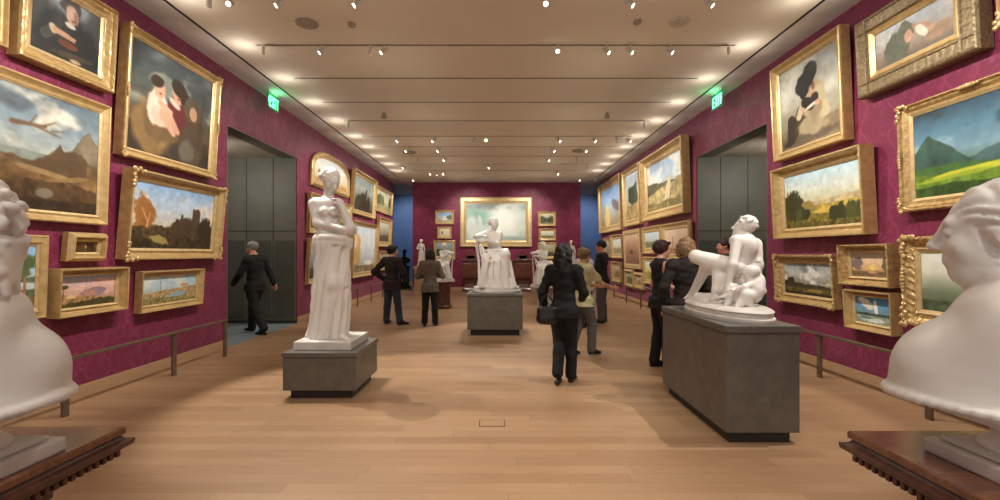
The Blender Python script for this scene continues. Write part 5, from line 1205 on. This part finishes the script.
disc(679, 21.5, .135, 'sensor', 'ceiling_speaker', 'speaker', 'round pale ceiling speaker at upper right of the nearest ceiling bay')
disc(351.6, 23.5, .05, 'speaker', 'smoke_detector', 'detector', 'small dark round detector right of the dark ceiling speaker', .035)
disc(637, 21, .05, 'speaker', 'smoke_detector', 'detector', 'small round detector left of the pale ceiling speaker', .035)
disc(409, 152, .20, 'speaker', 'ceiling_speaker', 'speaker', 'far ceiling speaker seen edge on, left of the middle', .03)
disc(579, 150.4, .20, 'speaker', 'ceiling_speaker', 'speaker', 'far ceiling speaker seen edge on, right of the middle', .03)
for px, lb in ((384, 'left'), (607, 'right')):
    d = 9.75; t = tag(empty('ceiling_sprinkler', ((px - CX) * d / F, d, ZC)), f'dull metal sprinkler head on the {lb} half of the ceiling', 'sprinkler')
    MB().cyl((0, 0, 0), (0, 0, -.1), .035, .05, 12).build('body', M['speaker'], t); MB().cyl((0, 0, -.1), (0, 0, -.115), .06, n=14).build('deflector', M['speaker'], t)
# ---------------------------------------------------------------- exit signs
FONT = {'E': ['###', '#..', '##.', '#..', '###'], 'X': ['#.#', '#.#', '.#.', '#.#', '#.#'], 'I': ['#', '#', '#', '#', '#'], 'T': ['###', '.#.', '.#.', '.#.', '.#.']}
def exit_sign(x, y, rz, label):
    t = tag(empty('exit_sign', (x, y, ZC - .004), (0, 0, rz)), label, 'exit sign'); t.scale = (1.25,) * 3
    MB().box((-.17, -.02, -.028), (.17, .02, 0), .004).build('canopy', M['fixture'], t)
    MB().box((-.165, -.005, -.27), (.165, .005, -.026), .002).build('panel', M['exitplate'], t)
    m = MB(); s = .026; X = -.132
    def poly(pts):
        for yy in (-.0075, .0075):
            m.quad(*[(px, yy, pz) for px, pz in pts])
        for (a, b), (c, e) in zip(pts, pts[1:] + pts[:1]): m.quad((a, -.0075, b), (c, -.0075, e), (c, .0075, e), (a, .0075, b))
    z0, z1, w = -.235, -.075, .024
    bar = lambda a, b, c, e: poly([(a, b), (c, b), (c, e), (a, e)])
    bar(X, z0, X + w, z1); bar(X + w, z1 - w, X + .068, z1); bar(X + w, z0, X + .068, z0 + w); bar(X + w, (z0 + z1 - w) / 2, X + .058, (z0 + z1 + w) / 2); X += .084
    poly([(X, z0), (X + w * 1.1, z0), (X + .076, z1), (X + .076 - w * 1.1, z1)]); poly([(X + .076 - w * 1.1, z0), (X + .076, z0), (X + w * 1.1, z1), (X, z1)]); X += .092
    bar(X, z0, X + w, z1); X += .04
    bar(X, z1 - w, X + .072, z1); bar(X + .024, z0, X + .048, z1 - w)
    m.build('letters', M['exit'], t)
    l = bpy.data.lights.new('exit_glow', 'POINT'); l.energy = 2.2; l.color = (.15, 1, .5); l.shadow_soft_size = .05
    o = bpy.data.objects.new('exit_glow', l); COL.objects.link(o); o.location = (x + (.07 if rz > 0 else -.07), y, ZC - .12)
exit_sign(-4.27, 8.53, R(90), 'green lit exit sign hanging from the ceiling above the left passage opening')
exit_sign(4.09, 8.42, R(-90), 'green lit exit sign hanging from the ceiling above the right passage opening')
# floor outlet plate
p = ground(492, 423)
t = tag(empty('floor_hatch', p), 'small square floor hatch with thin dark rim set in the boards between the plinths', 'hatch')
MB().box((-.118, -.085, -.002), (.118, .085, .0015)).build('rim', M['brass'], t); MB().box((-.110, -.077, .0), (.110, .077, .003)).build('lid', M['floor'], t)
# ---------------------------------------------------------------- light
def lights():
    for y in [1.6, 3.2, 4.8, 6.4, 11.0, 12.8, 14.6, 16.4, 18.0]:
        for sx, w in ((-1, WL), (1, WR)):
            spot((sx * 1.9, y, ZC - .14), (sx * w, y + .15, 2.35), 420, 78, .8)
    for y in (8.8,):
        for sx, w in ((-1, WL), (1, WR)): spot((sx * 2.2, y, ZC - .14), (sx * w, y, 3.2), 60, 80, .8)
    for x in (-1.6, 1.6): spot((x, 16.6, ZC - .14), (x * .7, YB, 2.5), 430, 74, .75)
    # scallops on the ceiling margin from the wall washers at the slot ends
    for y in ROWS[1:]:
        for x in (-3.72, 3.63):
            l = bpy.data.lights.new('washer_spill', 'POINT'); l.energy = 5.0; l.color = (1, .97, .93); l.shadow_soft_size = .05
            o = bpy.data.objects.new('washer_spill', l); COL.objects.link(o); o.location = (x, y, ZC - .24)
    # unseen fill lamps without fittings, added to brighten the ceiling
    for y in (-.5, 2.0, 4.6, 7.2, 9.8, 12.4, 15.0, 17.4):
        for x in (-1.7, 1.6):
            l = bpy.data.lights.new('ceiling_fill', 'POINT'); l.energy = 8; l.color = (1, .95, .86); l.shadow_soft_size = .25
            o = bpy.data.objects.new('ceiling_fill', l); COL.objects.link(o); o.location = (x, y, ZC - 1.0)
    # pools of light on the floor and the marbles
    spot((-2.85, 5.85, ZC - .14), (-1.7, 5.1, 1.2), 640, 54, .35, rad=.012); spot((-3.2, 5.58, ZC - .14), (-1.7, 5.1, 1.2), 440, 54, .35, rad=.012)
    spot((-.5, 2.2, ZC - .14), (-1.8, 5.2, 1.6), 240, 36, .5, rad=.03)
    spot((3.6, 3.8, ZC - .14), (2.0, 4.5, 1.0), 600, 56, .35, rad=.012)
    spot((.8, 1.6, ZC - .14), (2.15, 4.4, 1.3), 240, 40, .5, rad=.03)
    spot((-1.2, 6.0, ZC - .14), (-.1, 9.0, 1.2), 420, 36, .5, rad=.03); spot((-.1, 10.4, ZC - .14), (-.05, 8.8, .9), 620, 50, .35, rad=.012)
    spot((1.3, 11.2, ZC - .14), (0, 9.1, 1.0), 200, 40, .5, rad=.03)
    spot((0, 13.0, ZC - .14), (-1.2, 13.6, .8), 150, 70, .5); spot((1.4, 11.4, ZC - .14), (1.3, 13.9, .8), 170, 60, .5)
    for x, y in ((-1.7, 15.5), (1.5, 16), (0, 17.2)): spot((x, y - 2.5, ZC - .14), (x, y, .8), 110, 60, .6)
    for x, y in ((-2.6, 2.6), (.2, 3.4), (2.6, 2.4), (.2, 6.0), (-.5, 11), (1.8, 7.6), (-2.6, 9.5), (2.6, 11.6), (-2.4, 12.6)): spot((x, y, ZC - .14), (x + .2, y + .5, 0), 100, 84, .7)
    # busts close to the camera
    spot((-2.6, -.6, ZC - .14), (-1.2, 1.0, 1.45), 280, 40, .5); spot((2.6, -.6, ZC - .14), (1.2, 1.0, 1.45), 280, 40, .5)
    spot((-.5, -2.0, ZC - .14), (-1.15, 1.0, 1.35), 320, 30, .5); spot((.5, -2.0, ZC - .14), (1.15, 1.0, 1.35), 320, 30, .5)
    spot((-.2, 2.6, ZC - .14), (1.1, 1.0, 1.6), 90, 36, .5); spot((.2, 2.6, ZC - .14), (-1.1, 1.0, 1.6), 90, 36, .5)
    # passages and the blue room have their own lamps
    for sx, w in ((-1, WL), (1, WR)): spot((sx * (w + 1.5), 8.1, 3.3), (sx * (w + .9), 10.0, 2.4), 80, 165, .5, (1, .95, .86))
    for x in (-4.4, 4.2): spot((x * 1.1, YB + 1.4, ZC - .1), (x, YE, 2.3), 380, 90, .8, (.85, .92, 1))
lights()
w = bpy.data.worlds.new('world'); SC.world = w; w.use_nodes = True
w.node_tree.nodes['Background'].inputs[0].default_value = (1, .96, .9, 1); w.node_tree.nodes['Background'].inputs[1].default_value = 1.2
cam = bpy.data.cameras.new('camera'); cam.sensor_width = 36; cam.sensor_fit = 'HORIZONTAL'; cam.lens = 36 * F / 1000
cam.shift_x = (500 - CX) / 1000; cam.shift_y = (CY - 250) / 1000; cam.clip_start = .05; cam.clip_end = 100
co = bpy.data.objects.new('camera', cam); COL.objects.link(co); co.location = (0, 0, H); co.rotation_euler = (R(90), 0, 0); SC.camera = co
SC.view_settings.view_transform = 'Standard'; SC.view_settings.look = 'None'; SC.view_settings.gamma = 1; SC.view_settings.use_curve_mapping = False
SC.view_settings.exposure = -.35
SC.cycles.use_denoising = True
SC.cycles.max_bounces = 8; SC.cycles.diffuse_bounces = 5; SC.cycles.sample_clamp_indirect = 4
